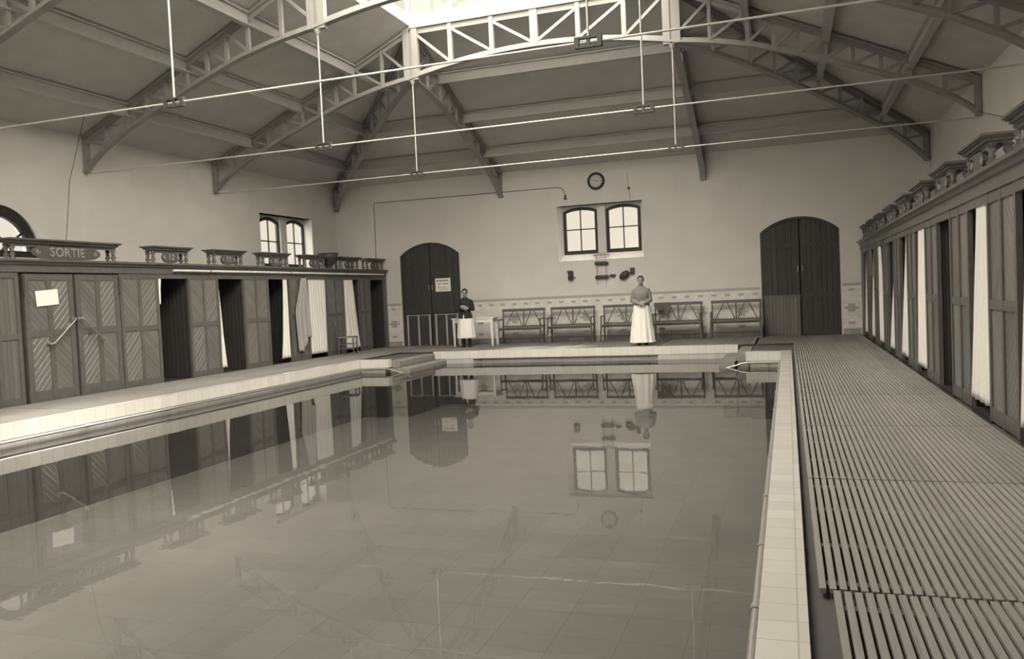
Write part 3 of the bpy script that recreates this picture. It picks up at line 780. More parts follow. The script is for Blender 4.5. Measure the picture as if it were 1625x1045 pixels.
for k, yc in enumerate(RC):
    crest(1, yc, 1.16, 'carved crest with turned balusters on the right cabins, '+['cut by the right frame edge', 'second from the frame edge', 'third from the frame edge', 'fourth from the frame edge', 'fifth from the frame edge', 'fifth from the back wall', 'third from the back wall', 'second from the back wall', 'nearest the back wall'][k].replace('fifth from the back wall', 'fourth from the back wall'), 'crests on the right cabins', None, .26)

# ---- exit doors in the left row
r = thing('exit_door', 'pair of boarded exit doors with diagonal push bars and a white notice', 'door', (-CF, 11.47, -.02)); O = Vector((-CF, 11.47, -.02))
for (a, b) in ((10.43, 11.45), (11.49, 12.51)):
    lf = MB(); c = (a+b)/2
    for y in (a+.06, c, b-.06): lf.box(-CF+.004, -CF-.05, y-.05, y+.05, -.02, 2.05)
    for z, h_ in ((.08, .18), (1.09, .11), (2.0, .1)): lf.box(-CF+.001, -CF-.047, a+.003, b-.003, z-h_/2, z+h_/2)
    leaf = lf.build('door_leaf', 'walnut', r, O)
    for (p, q), (z0, z1), sgn in (((a+.11, c-.05), (1.145, 1.95), 1), ((c+.05, b-.11), (1.145, 1.95), -1), ((a+.11, c-.05), (.17, 1.035), -1), ((c+.05, b-.11), (.17, 1.035), 1)):
        mb = MB(); mb.box(-CF-.012, -CF-.035, p-.004, q+.004, z0-.004, z1+.004, 0, -sgn*PI/4); mb.build('board_panel', 'oak_boards', leaf, O)
    m_ = 1 if a < 11 else -1
    pb_ = MB(); y0, y1 = (10.86, 11.42) if a < 11 else (12.02, 11.53)
    pb_.tube([(-CF, y0, .93), (-CF+.07, y0, .91), (-CF+.08, y0+.05*m_, .92), (-CF+.08, y1-.06*m_, 1.27), (-CF+.07, y1-.01*m_, 1.31), (-CF, y1-.01*m_, 1.30)], .016, 8)
    pb_.lathe([(.035, 0), (.035, .012)], (-CF, y0, .93), 10, 0, 'x'); pb_.lathe([(.035, 0), (.035, .012)], (-CF, y1-.01*m_, 1.30), 10, 0, 'x')
    pb_.build('push_bar', 'brass', leaf, O)
    hb = MB(); yy = a+.005 if a < 11 else b-.005
    hb.box(-CF+.012, -CF-.01, yy-.02, yy+.02, 1.7, 2.0); hb.tube([(-CF+.012, yy, 1.68), (-CF+.012, yy, 2.02)], .018, 8); hb.build('hinge', 'iron_dark', leaf, O)
mb = MB(); mb.box(-CF-.06, -CF-.09, 10.40, 12.53, -.04, 2.08); mb.build('back_lining', 'oak_inside', r, O)
mb = MB(); M_ = Matrix.Translation((-CF+.012, 10.88, 1.665)) @ Matrix.Rotation(math.radians(4), 4, 'X'); mb.box(-.003, .003, -.225, .225, -.125, .125, 0, 0, M_)
o = mb.build('paper_notice', 'paper', None, (-CF+.012, 10.88, 1.54)); tag(o, 'blank white card tacked slightly askew on the left exit door', 'notice')

# ---- curtains
def curtain(s, ya_top, yb_top, ya, yb, z0, z1, label, group, mat='linen', lx=.02, folds=5, amp=.03):
    mb = MB(); nu, nv = 48, 26; R = []
    for j in range(nv+1):
        v = j/nv; z = z1+(z0-z1)*v; e = v**1.2
        y0, y1 = ya_top+(ya-ya_top)*e, yb_top+(yb-yb_top)*e
        row = []
        for i in range(nu+1):
            u = i/nu
            a_ = amp*(.45+.55*v)*(.5+.5*min(1, (y1-y0)/.25))
            x = a_*math.sin(2*PI*folds*u+.8*math.sin(3*v+u*2))+.3*a_*math.sin(2*PI*folds*2.3*u+1)
            row.append((s*(CF+lx)+x, y0+(y1-y0)*u, z))
        R.append(row)
    i0 = len(mb.v)
    for j in range(nv):
        for i in range(nu): mb.face([R[j][i], R[j][i+1], R[j+1][i+1], R[j+1][i]], None, 0, True)
    o = mb.build('curtain', mat, None, (s*CF, (ya+yb)/2, z1), fix=False)
    bmm = bmesh.new(); bmm.from_mesh(o.data); bmesh.ops.remove_doubles(bmm, verts=bmm.verts, dist=1e-5); bmesh.ops.recalc_face_normals(bmm, faces=bmm.faces); bmm.to_mesh(o.data); bmm.free()
    md = o.modifiers.new('thickness', 'SOLIDIFY'); md.thickness = .004
    return tag(o, label, 'curtain', group)
GL, GRR = 'curtains of the left cabins', 'curtains of the right cabins'
curtain(-1, 13.56, 13.66, 13.56, 13.60, 1.5, 2.0, 'short scrap of white curtain at the top of the first open left cabin', GL, folds=2)
curtain(-1, 15.42, 15.45, 15.40, 15.62, .1, 1.75, 'sliver of white curtain at the left of the second open cabin', GL, folds=2)
curtain(-1, 17.93, 18.1, 17.72, 18.16, .1, 2.0, 'narrow gathered white curtain left of the hanging robe', GL, folds=3)
curtain(-1, 19.08, 19.92, 19.06, 19.92, .1, 2.0, 'broad straight white curtain right of the hanging robe', GL, folds=7, amp=.014)
curtain(-1, 20.93, 21.45, 20.93, 21.78, .1, 2.0, 'white curtain behind the ladder-back chair', GL, folds=4, amp=.018)
RCUR = [(7.17, 7.76, 7.16, 7.98, .10, 'white curtain cut off by the right frame edge', 6), (9.22, 9.62, 9.14, 10.0, .10, 'wide flaring white curtain with a shaded fold, near the right edge', 4),
        (13.02, 13.6, 13.0, 13.82, .09, 'straight white curtain, third visible from the right frame edge', 4), (14.9, 14.98, 14.9, 15.66, .09, 'slim white curtain tapering upwards, in the middle of the right row', 3),
        (16.72, 16.74, 16.72, 17.3, .09, 'low white triangle of curtain in the right row', 3), (18.95, 19.36, 18.52, 19.2, .09, 'white curtain hooked to one side at its top, in the right row', 3),
        (20.35, 20.4, 20.32, 20.9, .09, 'white curtain below the dark hanging garment', 3), (22.1, 22.2, 22.08, 22.62, .09, 'white curtain of the last right cabin, by the back wall', 3)]
for a, b, c, d_, z0, lb_, f_ in RCUR:
    curtain(1, a, b, c, d_, z0, 2.02 if 'triangle' not in lb_ else 1.45, lb_, GRR, folds=f_, amp=.022)
curtain(1, 20.45, 20.75, 20.4, 20.85, 1.4, 1.98, 'dark garment hanging in the doorway of a right-hand cabin', None, 'cloth_mid', -.03, 3, .03)
COL.objects[-1].name = 'hanging_garment'; COL.objects[-1]['category'] = 'garment'
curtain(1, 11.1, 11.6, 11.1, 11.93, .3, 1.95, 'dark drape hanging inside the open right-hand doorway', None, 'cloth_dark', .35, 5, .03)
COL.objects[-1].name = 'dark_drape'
# robe hanging on the cabin front
mb = MB(); nu, nv = 40, 24; R = []
for j in range(nv+1):
    v = j/nv; row = []
    wl, wr = 18.66-.33*min(1, v*2.2)+.12*max(0, v-.5), 18.9+.1*v
    for i in range(nu+1):
        u = i/nu; hem = .2+(.34 if u > .5 else 0)*min(1, (u-.5)*4) if u > .5 else .2+.02*math.sin(u*9)
        z = 2.02+(hem-2.02)*v
        row.append((-CF+.045+.022*(.4+v)*math.sin(2*PI*3.2*u+.5*v), wl+(wr-wl)*u, z))
    R.append(row)
for j in range(nv):
    for i in range(nu): mb.face([R[j][i], R[j][i+1], R[j+1][i+1], R[j+1][i]], None, 0, True)
o = mb.build('bath_robe', 'linen_grey', None, (-CF, 18.8, 2.02), fix=False)
bmm = bmesh.new(); bmm.from_mesh(o.data); bmesh.ops.remove_doubles(bmm, verts=bmm.verts, dist=1e-5); bmesh.ops.recalc_face_normals(bmm, faces=bmm.faces); bmm.to_mesh(o.data); bmm.free()
o.modifiers.new('thickness', 'SOLIDIFY').thickness = .005
tag(o, 'long grey bath robe hanging on the cabin front beside the broad white curtain', 'robe')
hk = MB(); hk.tube([(-CF, 18.8, 2.06), (-CF+.05, 18.8, 2.03), (-CF+.06, 18.8, 2.06)], .01, 6); hk.build('hook', 'iron_dark', o, (-CF, 18.8, 2.02))

# ---- long white pole along the left cornice
mb = MB(); mb.tube([(-CF+.055, 13.95, 2.145), (-CF+.055, 23.3, 2.145)], .024, 10)
o = mb.build('long_pole', 'white_paint', None, (-CF+.055, 13.95, 2.14)); tag(o, 'long white pole held along the front of the left cabin cornice', 'pole')
for y in (15.1, 18.2, 21.0):
    b = MB(); b.tube([(-CF+.015, y, 2.18), (-CF+.05, y, 2.18), (-CF+.085, y, 2.15), (-CF+.055, y, 2.115), (-CF+.015, y, 2.115)], .009, 6); b.build('hook', 'iron_dark', o, (-CF+.055, 13.95, 2.14))
# ---- dark bucket on the left cabins
mb = MB(); c = (-CF-.12, 20.37, 2.287)
mb.lathe([(.12, 0), (.09, .05), (.13, .10), (.24, .25), (.28, .41), (.25, .41), (.12, .12), (.01, .11)], c, 20)
o = mb.build('bucket', 'iron_dark', None, c); tag(o, 'dark flared bucket standing on top of the left cabins', 'bucket')
b = MB(); b.tube([(c[0], c[1]+.26, 2.62), (c[0]+.01, c[1]+.32, 2.5), (c[0]+.02, c[1]+.40, 2.3)], .012, 6); b.build('bucket_handle', 'iron_dark', o, c)
# ---- cords
mb = MB(); mb.tube([(-HW+.6, 13.0, 5.08), (-HW+.25, 12.9, 3.9), (-HW+.1, 12.85, 2.62)], .006, 5)
o = mb.build('cord', 'iron_dark', None, (-HW+.3, 12.85, 2.62)); tag(o, 'thin dark cord slanting down the left wall behind the crests', 'cord')
mb = MB(); mb.tube([(HW-.1, 17.5, 4.2), (HW-.05, 15.6, 3.75), (HW-.04, 13.9, 3.35)], .006, 5)
o = mb.build('cord', 'iron_dark', None, (HW-.1, 13.9, 3.35)); tag(o, 'thin dark cord slanting down the right wall above the cabins', 'cord')

# ---- clock
ck = (-.05, YB, 4.37)
r = thing('wall_clock', 'round wall clock with a dark rim above the double window', 'clock', ck)
mb = MB(); mb.lathe([(.17, -.03), (.185, -.06), (.21, -.07), (.235, -.055), (.24, 0.0), (.17, 0.0)], ck, 28, 0, 'y'); mb.build('rim', 'frame_black', r, ck)
mb = MB(); mb.lathe([(.172, -.02), (.172, -.036)], ck, 28, 0, 'y'); mb.build('dial', 'clock_face', r, ck)
mb = MB()
for k in range(12):
    a = 2*PI*k/12; M_ = Matrix.Translation((ck[0]+.145*math.sin(a), YB-.037, ck[2]+.145*math.cos(a))) @ Matrix.Rotation(a, 4, 'Y'); mb.box(-.008, .008, -.002, .002, -.018, .018, 0, 0, M_)
mb.build('hour_marks', 'ink', r, ck)
for nm, ang, ln, wd in (('hour_hand', 98, .09, .014), ('minute_hand', -72, .14, .010)):
    a = math.radians(ang); mb = MB(); mb.bar((ck[0]-.02*math.sin(a), YB-.041, ck[2]-.02*math.cos(a)), (ck[0]+ln*math.sin(a), YB-.041, ck[2]+ln*math.cos(a)), wd, .004, 0, (0, 1, 0)); mb.build(nm, 'ink', r, ck)
# ---- conduit, cord knob
mb = MB(); mb.tube([(-6.85, YB-.012, 2.3), (-6.82, YB-.012, 4.28), (-6.79, YB-.012, 4.31), (-1.15, YB-.012, 4.29), (-1.03, YB-.012, 4.26), (-.95, YB-.012, 4.15), (-.93, YB-.012, 4.02)], .008, 6)
o = mb.build('wall_conduit', 'iron_dark', None, (-.93, YB, 4.02)); tag(o, 'thin dark conduit running along the back wall left of the clock', 'conduit')
b = MB(); b.box(-.955, -.905, YB-.04, YB, 3.93, 4.06); b.box(-.99, -.87, YB-.03, YB, 3.95, 3.965); b.build('junction', 'iron_dark', o, (-.93, YB, 4.02))
mb = MB(); mb.ell((.84, YB-.03, 4.1), .03, .03, .04, 10, 6); mb.tube([(.85, YB-.02, 4.1), (.86, YB-.02, 3.78)], .005, 5); mb.tube([(.84, YB-.02, 4.1), (.8, YB-.02, 4.5)], .004, 5)
o = mb.build('cord_weight', 'iron_dark', None, (.84, YB, 4.1)); tag(o, 'small dark knob on a cord right of the clock', 'knob')
# ---- exercise gear below the window
r = thing('wall_exerciser', 'pair of dark wooden bars on two cords hanging under the double window', 'exercise bars', (.01, YB, 1.6)); O = Vector((.01, YB, 1.6))
for z in (2.12, 1.74):
    mb = MB(); mb.lathe([(.02, -.19), (.045, -.17), (.05, -.1), (.05, .1), (.045, .17), (.02, .19)], (.02, YB-.06, z), 12, 0, 'x'); mb.build('bar', 'iron_dark', r, O)
for x in (-.11, .14):
    mb = MB(); mb.tube([(x, YB-.06, 2.34), (x, YB-.06, 1.55)], .006, 5); mb.build('cord', 'iron_dark', r, O)
mb = MB(); mb.box(-.2, .24, YB-.07, YB, 2.335, 2.355); mb.build('bracket', 'iron_dark', r, O)
mb = MB(); mb.box(-.93, -.79, YB-.08, YB, 1.78, 1.94); mb.box(-.96, -.82, YB-.05, YB, 1.92, 1.96); mb.box(-.93, -.79, YB-.09, YB, 1.69, 1.745); mb.box(-.74, -.95, YB-.02, YB, 1.745, 1.78)
o = mb.build('wall_box', 'iron_dark', None, (-.86, YB, 1.69)); tag(o, 'small dark two-part box on the wall left of the hanging bars', 'wall box')
mb = MB(); mb.box(.25, .37, YB-.07, YB, 1.73, 1.80); mb.box(.22, .25, YB-.02, YB, 1.745, 1.785); mb.box(.37, .40, YB-.02, YB, 1.745, 1.785)
o = mb.build('wall_block', 'iron_dark', None, (.31, YB, 1.73)); tag(o, 'tiny dark block on the wall right of the hanging bars', 'wall block')
r = thing('wall_bell', 'dark rounded bell with a small box above the striped blouse woman', 'bell', (.7, YB, 1.75)); O = Vector((.7, YB, 1.75))
mb = MB(); M_ = Matrix.Rotation(math.radians(-35), 4, 'Y'); mb.ell((.64, YB-.08, 1.76), .16, .07, .10, 14, 8, 0, M_); mb.build('bell_body', 'iron_dark', r, O)
mb = MB(); mb.box(.80, .91, YB-.07, YB, 1.78, 1.95); mb.build('bell_box', 'iron_dark', r, O)
mb = MB(); mb.tube([(.75, YB-.05, 1.82), (.82, YB-.04, 1.83)], .014, 6); mb.build('bell_arm', 'iron_dark', r, O)

# ---- poster on the left door
mb = MB(); yq = YB+.015
mb.box(-4.96, -4.48, yq-.008, yq, 1.56, 1.95)
o = mb.build('door_notice', 'paper', None, (-4.72, yq, 1.56)); tag(o, 'white printed notice hung on the left arched door', 'notice')
tx = MB()
for z, segs, h_ in ((1.88, [(-4.92, -4.84), (-4.83, -4.74), (-4.73, -4.62), (-4.61, -4.53)], .045), (1.79, [(-4.89, -4.82), (-4.81, -4.77), (-4.73, -4.66), (-4.65, -4.56)], .03),
                    (1.72, [(-4.88, -4.84)], .014), (1.685, [(-4.90, -4.76), (-4.73, -4.63)], .012), (1.645, [(-4.85, -4.78), (-4.76, -4.60)], .010), (1.61, [(-4.82, -4.74), (-4.66, -4.54)], .010)):
    for a, b in segs:
        x = a
        while x < b-.012:                       # each word a run of upright strokes
            wd = random.uniform(.006, .012); tx.box(x, min(x+wd, b), yq-.010, yq-.007, z-h_/2, z+h_/2); x += wd+.005
tx.build('lettering', 'ink', o, (-4.72, yq, 1.56))
hk = MB(); hk.tube([(-4.85, yq-.005, 1.95), (-4.72, yq-.008, 2.03), (-4.6, yq-.005, 1.95)], .005, 5); hk.build('hanging_string', 'ink', o, (-4.72, yq, 1.56))
# ---- low gates in front of the doors
for i, (a, b, lb_) in enumerate(((-5.98, -5.12, 'left half of the low dark gate with pale stiles before the notice door'), (-5.07, -4.24, 'right half of the low dark gate with pale stiles before the notice door'))):
    mb = MB(); yq = YB-.03
    mb.box(a, b, yq, yq+.03, -.03, .88); o = mb.build('low_gate', 'door_brown', None, ((a+b)/2, yq, -.05)); tag(o, lb_, 'gate', 'low gates of the notice door')
    st = MB()
    for x in (a+.1, (a+b)/2+.02, b-.05): st.box(x-.022, x+.022, yq-.02, yq, .0, .88)
    st.box(a+.07, b-.02, yq-.025, yq, .88, .90); st.build('stiles', 'grey_paint', o, ((a+b)/2, yq, -.05))
    ft = MB(); ft.box(a+.02, b-.02, yq-.01, yq+.03, -.05, -.03); ft.build('foot_rail', 'door_brown', o, ((a+b)/2, yq, -.05))
r = thing('wicket_panel', 'low boarded wicket panel in the left half of the right arched door', 'gate', (4.66, YB-.04, -.05)); O = Vector((4.66, YB-.04, -.05))
mb = MB(); mb.box(4.23, 5.10, YB-.03, YB, -.05, 1.0); mb.build('boards', 'oak_upright', r, O)
mb = MB(); mb.box(4.20, 5.12, YB-.05, YB, .97, 1.03); mb.box(4.23, 4.29, YB-.045, YB-.03, -.05, .97); mb.box(5.05, 5.1, YB-.045, YB-.03, -.05, .97); mb.box(4.29, 5.05, YB-.043, YB-.03, -.02, .06); mb.build('frame', 'walnut', r, O)

# ---- benches of bent branches
def make_bench(label):
    r = thing('rustic_bench', label, 'bench', (0, 0, 0), 0, 'rustic benches along the clock wall')
    W_ = .63
    def part(nm, pts, rad, n=8):
        mb = MB(); mb.tube(pts, rad, n); mb.build(nm, 'walnut', r)
    mb = MB(); mb.bar((-W_, .26, .93), (W_, .26, .93), .045, .075); mb.build('top_rail', 'walnut', r)
    part('back_rail', [(-W_, .215, .475), (W_, .215, .475)], .02)
    for x in (-W_+.03, W_-.03): part('back_post', [(x, .16, 0), (x, .19, .45), (x, .255, .94)], [.022, .024, .02])
    part('centre_post', [(0, .215, .46), (0, .26, .92)], .018)
    for q in (-1, 1):
        part('brace', [(q*.03, .215, .46), (q*.22, .255, .91)], .013); part('brace', [(q*.3, .255, .91), (q*.52, .215, .48)], .013)
    mb = MB()
    for k in range(5): mb.box(-W_, W_, -.26+k*.095, -.175+k*.095, .425, .45)
    mb.build('seat', 'walnut', r)
    for x in (-W_+.03, W_-.03):
        part('front_leg', [(x*1.06, -.26, 0), (x, -.22, .42), (x, -.22, .66)], [.022, .024, .02])
        part('arm_rest', [(x, -.27, .67), (x, -.1, .675), (x, .22, .69)], [.024, .024, .02])
    mb = MB(); mb.bar((-W_+.03, -.2, .405), (W_-.03, -.2, .405), .03, .04); mb.build('seat_rail', 'walnut', r)
    part('stretcher', [(-W_+.03, .0, .16), (W_-.03, .0, .16)], .016)
    for x in (-W_+.03, W_-.03): part('side_stretcher', [(x, -.24, .16), (x, .17, .16)], .015)
    return r
BX = [(-2.22, 'leftmost rustic bench, beside the white table'), (-.80, 'second rustic bench from the white table'), (.68, 'rustic bench partly behind the standing woman'), (2.06, 'rustic bench with a dark cloth over its back'), (3.53, 'rustic bench beside the dark arched door with the wicket')]
B0 = None
for x, lb_ in BX:
    if B0 is None: B0 = make_bench(lb_); B0.location = (x, 23.12, 0)
    else: dup(B0, (x, 23.12, 0), label=lb_)
# cloth over the fourth bench
mb = MB(); n_ = 14
def cl(u, v):   # folded triangle over the top rail
    x = 1.43+.42*u; y = 23.345-.03*(1 if v > .12 else 0)-.02*math.sin(u*9)*v
    drop = (.07+.17*max(0, 1-abs(u-.35)*2.4)+.36*max(0, 1-abs(u-.78)*5.0))*v
    return (x, y, .975-drop)
for i in range(n_):
    for j in range(10):
        a, b, c, d_ = cl(i/n_, j/10), cl((i+1)/n_, j/10), cl((i+1)/n_, (j+1)/10), cl(i/n_, (j+1)/10); mb.face([a, b, c, d_], None, 0, True)
o = mb.build('cloth', 'cloth_mid', None, (1.8, 23.34, .97), fix=False)
bmm = bmesh.new(); bmm.from_mesh(o.data); bmesh.ops.remove_doubles(bmm, verts=bmm.verts, dist=1e-5); bmesh.ops.recalc_face_normals(bmm, faces=bmm.faces); bmm.to_mesh(o.data); bmm.free()
o.modifiers.new('thickness', 'SOLIDIFY').thickness = .008
tag(o, 'dark cloth draped in a point over the back of a bench', 'cloth')
# ---- white table
r = thing('white_table', 'narrow white painted table behind the woman with folded arms', 'table', (-3.40, 22.62, 0))
mb = MB(); mb.box(-.63, .63, -.26, .26, .755, .785); mb.build('table_top', 'white_paint', r)
mb = MB()
for y in (-.225, .225): mb.box(-.53, .53, y-.012, y+.012, .655, .755)
for x in (-.54, .54): mb.box(x-.012, x+.012, -.2, .2, .655, .755)
mb.build('apron', 'white_paint', r)
for x in (-.555, .555):
    for y in (-.215, .215):
        mb = MB(); mb.rings([[(x+a*w_, y+b_*w_, z) for a, b_ in ((-1, -1), (1, -1), (1, 1), (-1, 1))] for z, w_ in ((0, .020), (.62, .034), (.755, .036))], 0, True, False); mb.build('leg', 'white_paint', r)
# ---- ladder-back chair
r = thing('ladder_back_chair', 'dark ladder-back chair with a rush seat in front of the left cabins', 'chair', (-6.12, 20.2, 0), math.radians(105)); W_ = .2
for q in (-1, 1):
    mb = MB(); mb.tube([(q*W_*.9, .2, 0), (q*W_*.9, .2, .45), (q*W_*.88, .27, .95)], [.017, .019, .015]); mb.build('back_post', 'walnut', r)
    mb = MB(); mb.tube([(q*W_*1.08, -.2, 0), (q*W_*1.08, -.2, .46)], [.016, .019]); mb.build('front_leg', 'walnut', r)
    for z in (.15, .28):
        mb = MB(); mb.tube([(q*W_*1.08, -.2, z), (q*W_*.9, .2, z+.01)], .010, 6); mb.build('side_stretcher', 'walnut', r)
for z in (.17, .30):
    mb = MB(); mb.tube([(-W_*1.08, -.2, z), (W_*1.08, -.2, z)], .011, 6); mb.build('front_stretcher', 'walnut', r)
for z, yy in ((.62, .225), (.76, .245), (.9, .263)):
    mb = MB(); mb.bar((-W_*.88, yy, z), (W_*.88, yy, z), .014, .06); mb.build('back_slat', 'walnut', r)
mb = MB(); mb.rings([[(-.235, -.225, z), (.235, -.225, z), (.2, .21, z), (-.2, .21, z)] for z in (.445, .475)], 0, True, False); mb.build('seat', 'rush', r)

# ================================================================== PEOPLE
def hand(mb, c, d, nrm, side, curl=1.0):
    # palm at c, fingers along d, back of the hand facing nrm, thumb on 'side'
    c, d, nrm = Vector(c), Vector(d).normalized(), Vector(nrm).normalized(); sd_ = d.cross(nrm).normalized()*side
    M = Matrix((( sd_.x, d.x, nrm.x, 0), (sd_.y, d.y, nrm.y, 0), (sd_.z, d.z, nrm.z, 0), (0, 0, 0, 1)))
    mb.ell(c, .040, .046, .017, 10, 7, 0, M)
    for k, (o, L) in enumerate(((.029, .066), (.010, .074), (-.010, .069), (-.029, .054))):
        p = c+sd_*o+d*.036; pts = [p]; dd = d.copy(); rot = Matrix.Rotation(-math.radians(28*curl), 3, sd_*side)
        for q in range(3):
            p = p+dd*(L*(.42, .32, .26)[q]); pts.append(p); dd = (dd-nrm*.42*curl).normalized()
        mb.tube(pts, [.0092, .0088, .0082, .0070], 8)
    p = c+sd_*.032-d*.016; mb.tube([p, p+sd_*.022+d*.022-nrm*.006, p+sd_*.026+d*.050-nrm*.014], [.012, .0105, .0085], 8)
def head(mb, c, M):
    c = Vector(c)
    def e(o, rx, ry, rz, n=14, k=10): mb.ell(c+M @ Vector(o), rx, ry, rz, n, k, 0, M.to_4x4())
    e((0, .008, .035), .074, .092, .082); e((0, -.012, -.035), .060, .072, .075); e((0, -.038, -.084), .036, .034, .026)
    e((0, -.084, -.014), .009, .016, .026); e((0, -.092, -.030), .012, .012, .009)
    for q in (-1, 1):
        e((q*.032, -.058, -.026), .026, .022, .030); e((q*.028, -.076, .021), .024, .010, .007); e((q*.074, .012, -.005), .010, .020, .031)
    e((0, -.080, -.058), .019, .007, .004); e((0, -.079, -.066), .017, .007, .005)
def person(name, label, loc, rz, H, pose):
    r = thing(name, label, 'person', loc, rz)
    k = H/1.68; V = lambda x, y, z: Vector((x*k, y*k, z*k))
    body = MB(); M = Matrix.Rotation(math.radians(pose['turn']), 3, 'Z') @ Matrix.Rotation(math.radians(pose.get('nod', 0)), 3, 'X')
    head(body, V(*pose['head']), M)
    body.tube([V(0, .02, 1.34), V(0, .015, 1.42), V(pose['head'][0], .005, 1.50)], [.062*k, .052*k, .050*k], 12)
    def torso(mb, grow, z0=None, tops=None):
        L = [(.90, .165, .115), (1.0, .150, .105), (1.08, .150, .105), (1.18, .165, .118), (1.27, .178, .118), (1.34, .172, .098), (1.385, .125, .080), (1.42, .062, .060)]
        R = []
        for z, a, b in L:
            R.append([V((a+grow)*math.cos(2*PI*i/28), (b+grow)*math.sin(2*PI*i/28)-(.015 if 1.15 < z < 1.3 and math.sin(2*PI*i/28) < 0 else 0), z) for i in range(28)])
        mb.rings(R)
    torso(body, -.012)
    # hips and legs
    body.ell(V(0, .01, .90), .165*k, .12*k, .13*k, 16, 10)
    for q in (-1, 1):
        body.tube([V(q*.085, 0, .90), V(q*.088, -.01, .70), V(q*.085, -.005, .48), V(q*.085, .015, .36), V(q*.082, .02, .10), V(q*.082, .02, .06)], [.085*k, .076*k, .054*k, .056*k, .036*k, .036*k], 12)
        body.ell(V(q*.085, -.05, .035), .040*k, .11*k, .034*k, 12, 8)
    # arms
    for q in (-1, 1):
        S_, E_, W_ = [V(*p) for p in pose['arm'][q]]
        body.ell(S_, .044*k, .044*k, .044*k, 12, 8)
        body.tube([S_, S_.lerp(E_, .5), E_, E_.lerp(W_, .35), W_], [.044*k, .042*k, .038*k, .039*k, .026*k], 12)
        body.ell(E_, .040*k, .040*k, .040*k, 12, 8)
        hc, hd, hn, hs = pose['hand'][q]; hand(body, V(*hc), hd, hn, hs, 1.0); body.tube([W_, V(*hc)], [.026*k, .022*k], 10)
    ob = body.build('body', 'skin', r)
    md = ob.modifiers.new('one_surface', 'REMESH'); md.mode = 'VOXEL'; md.voxel_size = .0055; md.use_smooth_shade = True
    ms_ = ob.modifiers.new('soften', 'SMOOTH'); ms_.iterations = 2; ms_.factor = .4
    hc = V(*pose['head'])
    # eyes
    for q in (-1, 1):
        mb = MB(); mb.ell(hc+M @ Vector((q*.028, -.079, .006)), .011, .007, .007, 10, 6, 0, M.to_4x4()); mb.build('eye', 'hair', r)
    # hair drawn back over the head into a bun
    mb = MB(); R = []; na = 40
    for j in range(13):
        ring = []
        for i in range(na):
            a = 2*PI*i/na; fr_ = -math.sin(a)                       # 1 at the forehead, -1 at the nape
            tm = math.radians(100-46*max(0, fr_)**1.5+26*max(0, -fr_)) ; t = .03+(tm-.03)*j/12
            rr = 1+.02*math.sin(a*17+2*t)-.05*max(0, 1-abs(a-1.5*PI)*6)*(1 if t > .2 else 0)
            ring.append(hc+M @ Vector((.083*rr*math.sin(t)*math.cos(a), .010+.103*rr*math.sin(t)*math.sin(a), .034+.088*rr*math.cos(t))))
        R.append(ring)
    mb.rings(R, 0, False); mb.ell(hc+M @ Vector((0, .105, .02)), .045, .034, .040, 14, 8); mb.build('hair', 'hair', r)
    # top
    tp = MB(); torso(tp, .012)
    for q in (-1, 1):
        S_, E_, W_ = [V(*p) for p in pose['arm'][q]]
        tp.tube([S_-V(q*.07, 0, -.015), S_-V(q*.012, 0, -.004), S_.lerp(E_, .25), S_.lerp(E_, .55), E_, E_.lerp(W_, .25), E_.lerp(W_, .6), E_.lerp(W_, .93), W_], [.050*k, .066*k, .064*k, .060*k, .055*k, .055*k, .050*k, .042*k, .036*k], 16); tp.ell(E_, .055*k, .055*k, .055*k, 14, 8)
    o = tp.build(pose['top_name'], pose['top_mat'], r)
    md = o.modifiers.new('one_surface', 'REMESH'); md.mode = 'VOXEL'; md.voxel_size = .009; md.use_smooth_shade = True
    ms_ = o.modifiers.new('soften', 'SMOOTH'); ms_.iterations = 10; ms_.factor = .5
    mb = MB(); cz = 1.405
    mb.rings([[V(a_*math.cos(2*PI*i/24), b_*math.sin(2*PI*i/24)-.004, z+.02*math.sin(2*PI*i/24)) for i in range(24)] for z, a_, b_ in ((cz-.03, .125, .092), (cz-.01, .112, .09), (cz+.025, .068, .068), (cz+.04, .064, .064), (cz+.02, .058, .058))], 0, False)
    mb.build('collar', pose['collar_mat'], r)
    # skirt
    def skirt(L, mat, nm, pleats, amp):
        mb = MB(); n_ = 96; R = []
        for z, a, b in L:
            f = min(1, max(0, (L[0][0]-z)/(L[0][0]-L[-1][0])))
            R.append([V((a+amp*f*math.sin(pleats*t+1.3*math.sin(2*t)))*math.cos(t), (b+amp*f*math.sin(pleats*t+1.3*math.sin(2*t)))*math.sin(t), z) for t in [2*PI*i/n_ for i in range(n_)]])
        mb.rings(R, 0, True); return mb.build(nm, mat, r)
    for L, mat, nm, pl_, am in pose['skirts']: skirt(L, mat, nm, pl_, am)
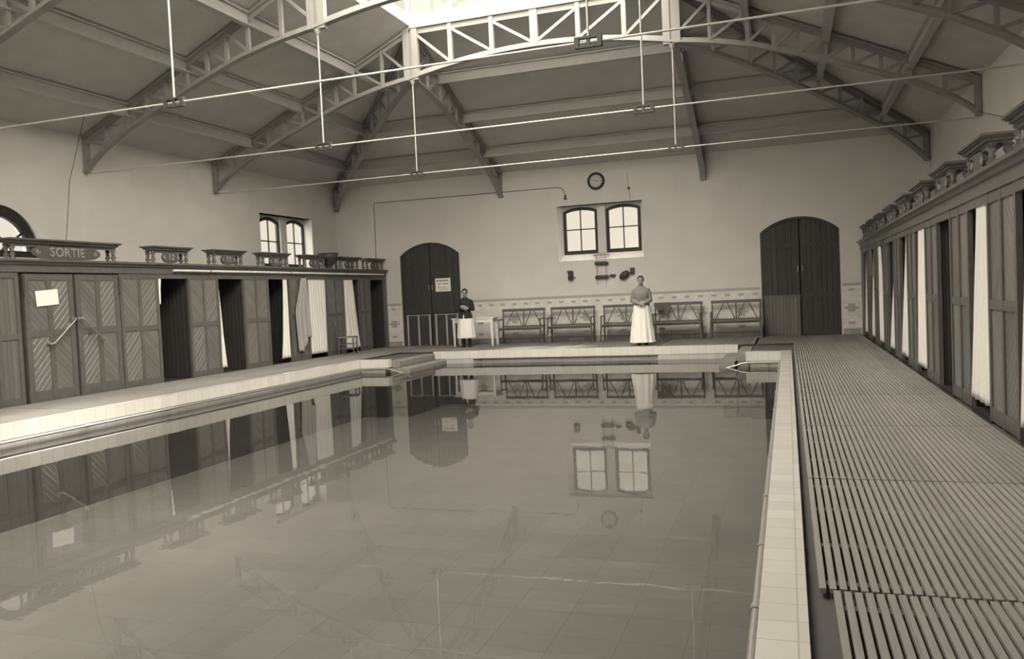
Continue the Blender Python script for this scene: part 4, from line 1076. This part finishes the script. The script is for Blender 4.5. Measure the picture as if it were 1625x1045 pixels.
    for q in (-1, 1):
        mb = MB(); mb.ell(V(q*.085, -.055, .036), .047*k, .120*k, .037*k, 14, 8); mb.tube([V(q*.083, .02, .03), V(q*.083, .02, .14), V(q*.084, .018, .24)], [.044*k, .046*k, .052*k], 12); mb.build('boot', 'cloth_dark', r)
    return r
A = dict(turn=0, head=(0, -.005, 1.563), top_name='blouse', top_mat='stripe_cloth', collar_mat='stripe_cloth',
    arm={-1: [(-.168, 0, 1.318), (-.215, .03, 1.08), (-.085, -.175, 1.015)], 1: [(.168, 0, 1.318), (.215, .03, 1.08), (.10, -.17, 1.03)]},
    hand={-1: [(-.028, -.205, 1.005), (1, -.12, -.05), (0, -1, .25), 1], 1: [(.045, -.195, 1.03), (-1, -.2, -.05), (0, -1, .25), -1]},
    skirts=[([(1.0, .168, .128), (.93, .195, .15), (.8, .215, .175), (.5, .25, .21), (.2, .285, .25), (.07, .30, .265)], 'linen', 'apron_skirt', 13, .016), ([(1.015, .172, .132), (.975, .176, .136)], 'cloth_mid', 'waistband', 0, 0)])
person('person', 'woman in a striped blouse and long white skirt standing before the benches, hands clasped', (1.45, 21.12, 0), math.radians(9), 1.68, A)
B = dict(turn=4, head=(0, -.005, 1.563), top_name='jacket', top_mat='cloth_dark', collar_mat='cloth_dark',
    arm={-1: [(-.168, 0, 1.318), (-.262, -.01, 1.10), (-.07, -.20, 1.12)], 1: [(.168, 0, 1.318), (.222, .0, 1.09), (.05, -.215, 1.16)]},
    hand={-1: [(.0, -.225, 1.125), (1, -.05, .1), (0, -1, .1), 1], 1: [(-.03, -.245, 1.175), (-1, .0, .1), (0, -1, .1), -1]},
    skirts=[([(1.0, .165, .125), (.9, .19, .15), (.6, .21, .18), (.34, .225, .195)], 'cloth_dark', 'skirt', 9, .008), ([(.83, .215, .172), (.75, .232, .19), (.5, .25, .215), (.275, .268, .235)], 'linen', 'apron', 11, .012)])
pB = person('person', 'woman in a dark jacket and short white apron with folded arms by the table', (-3.45, 22.0, 0), math.radians(19), 1.585, B)
mb = MB(); mb.bar((-.05, -.185, .74), (-.055, -.155, .88), .028, .006); mb.build('apron_string', 'linen', pB)
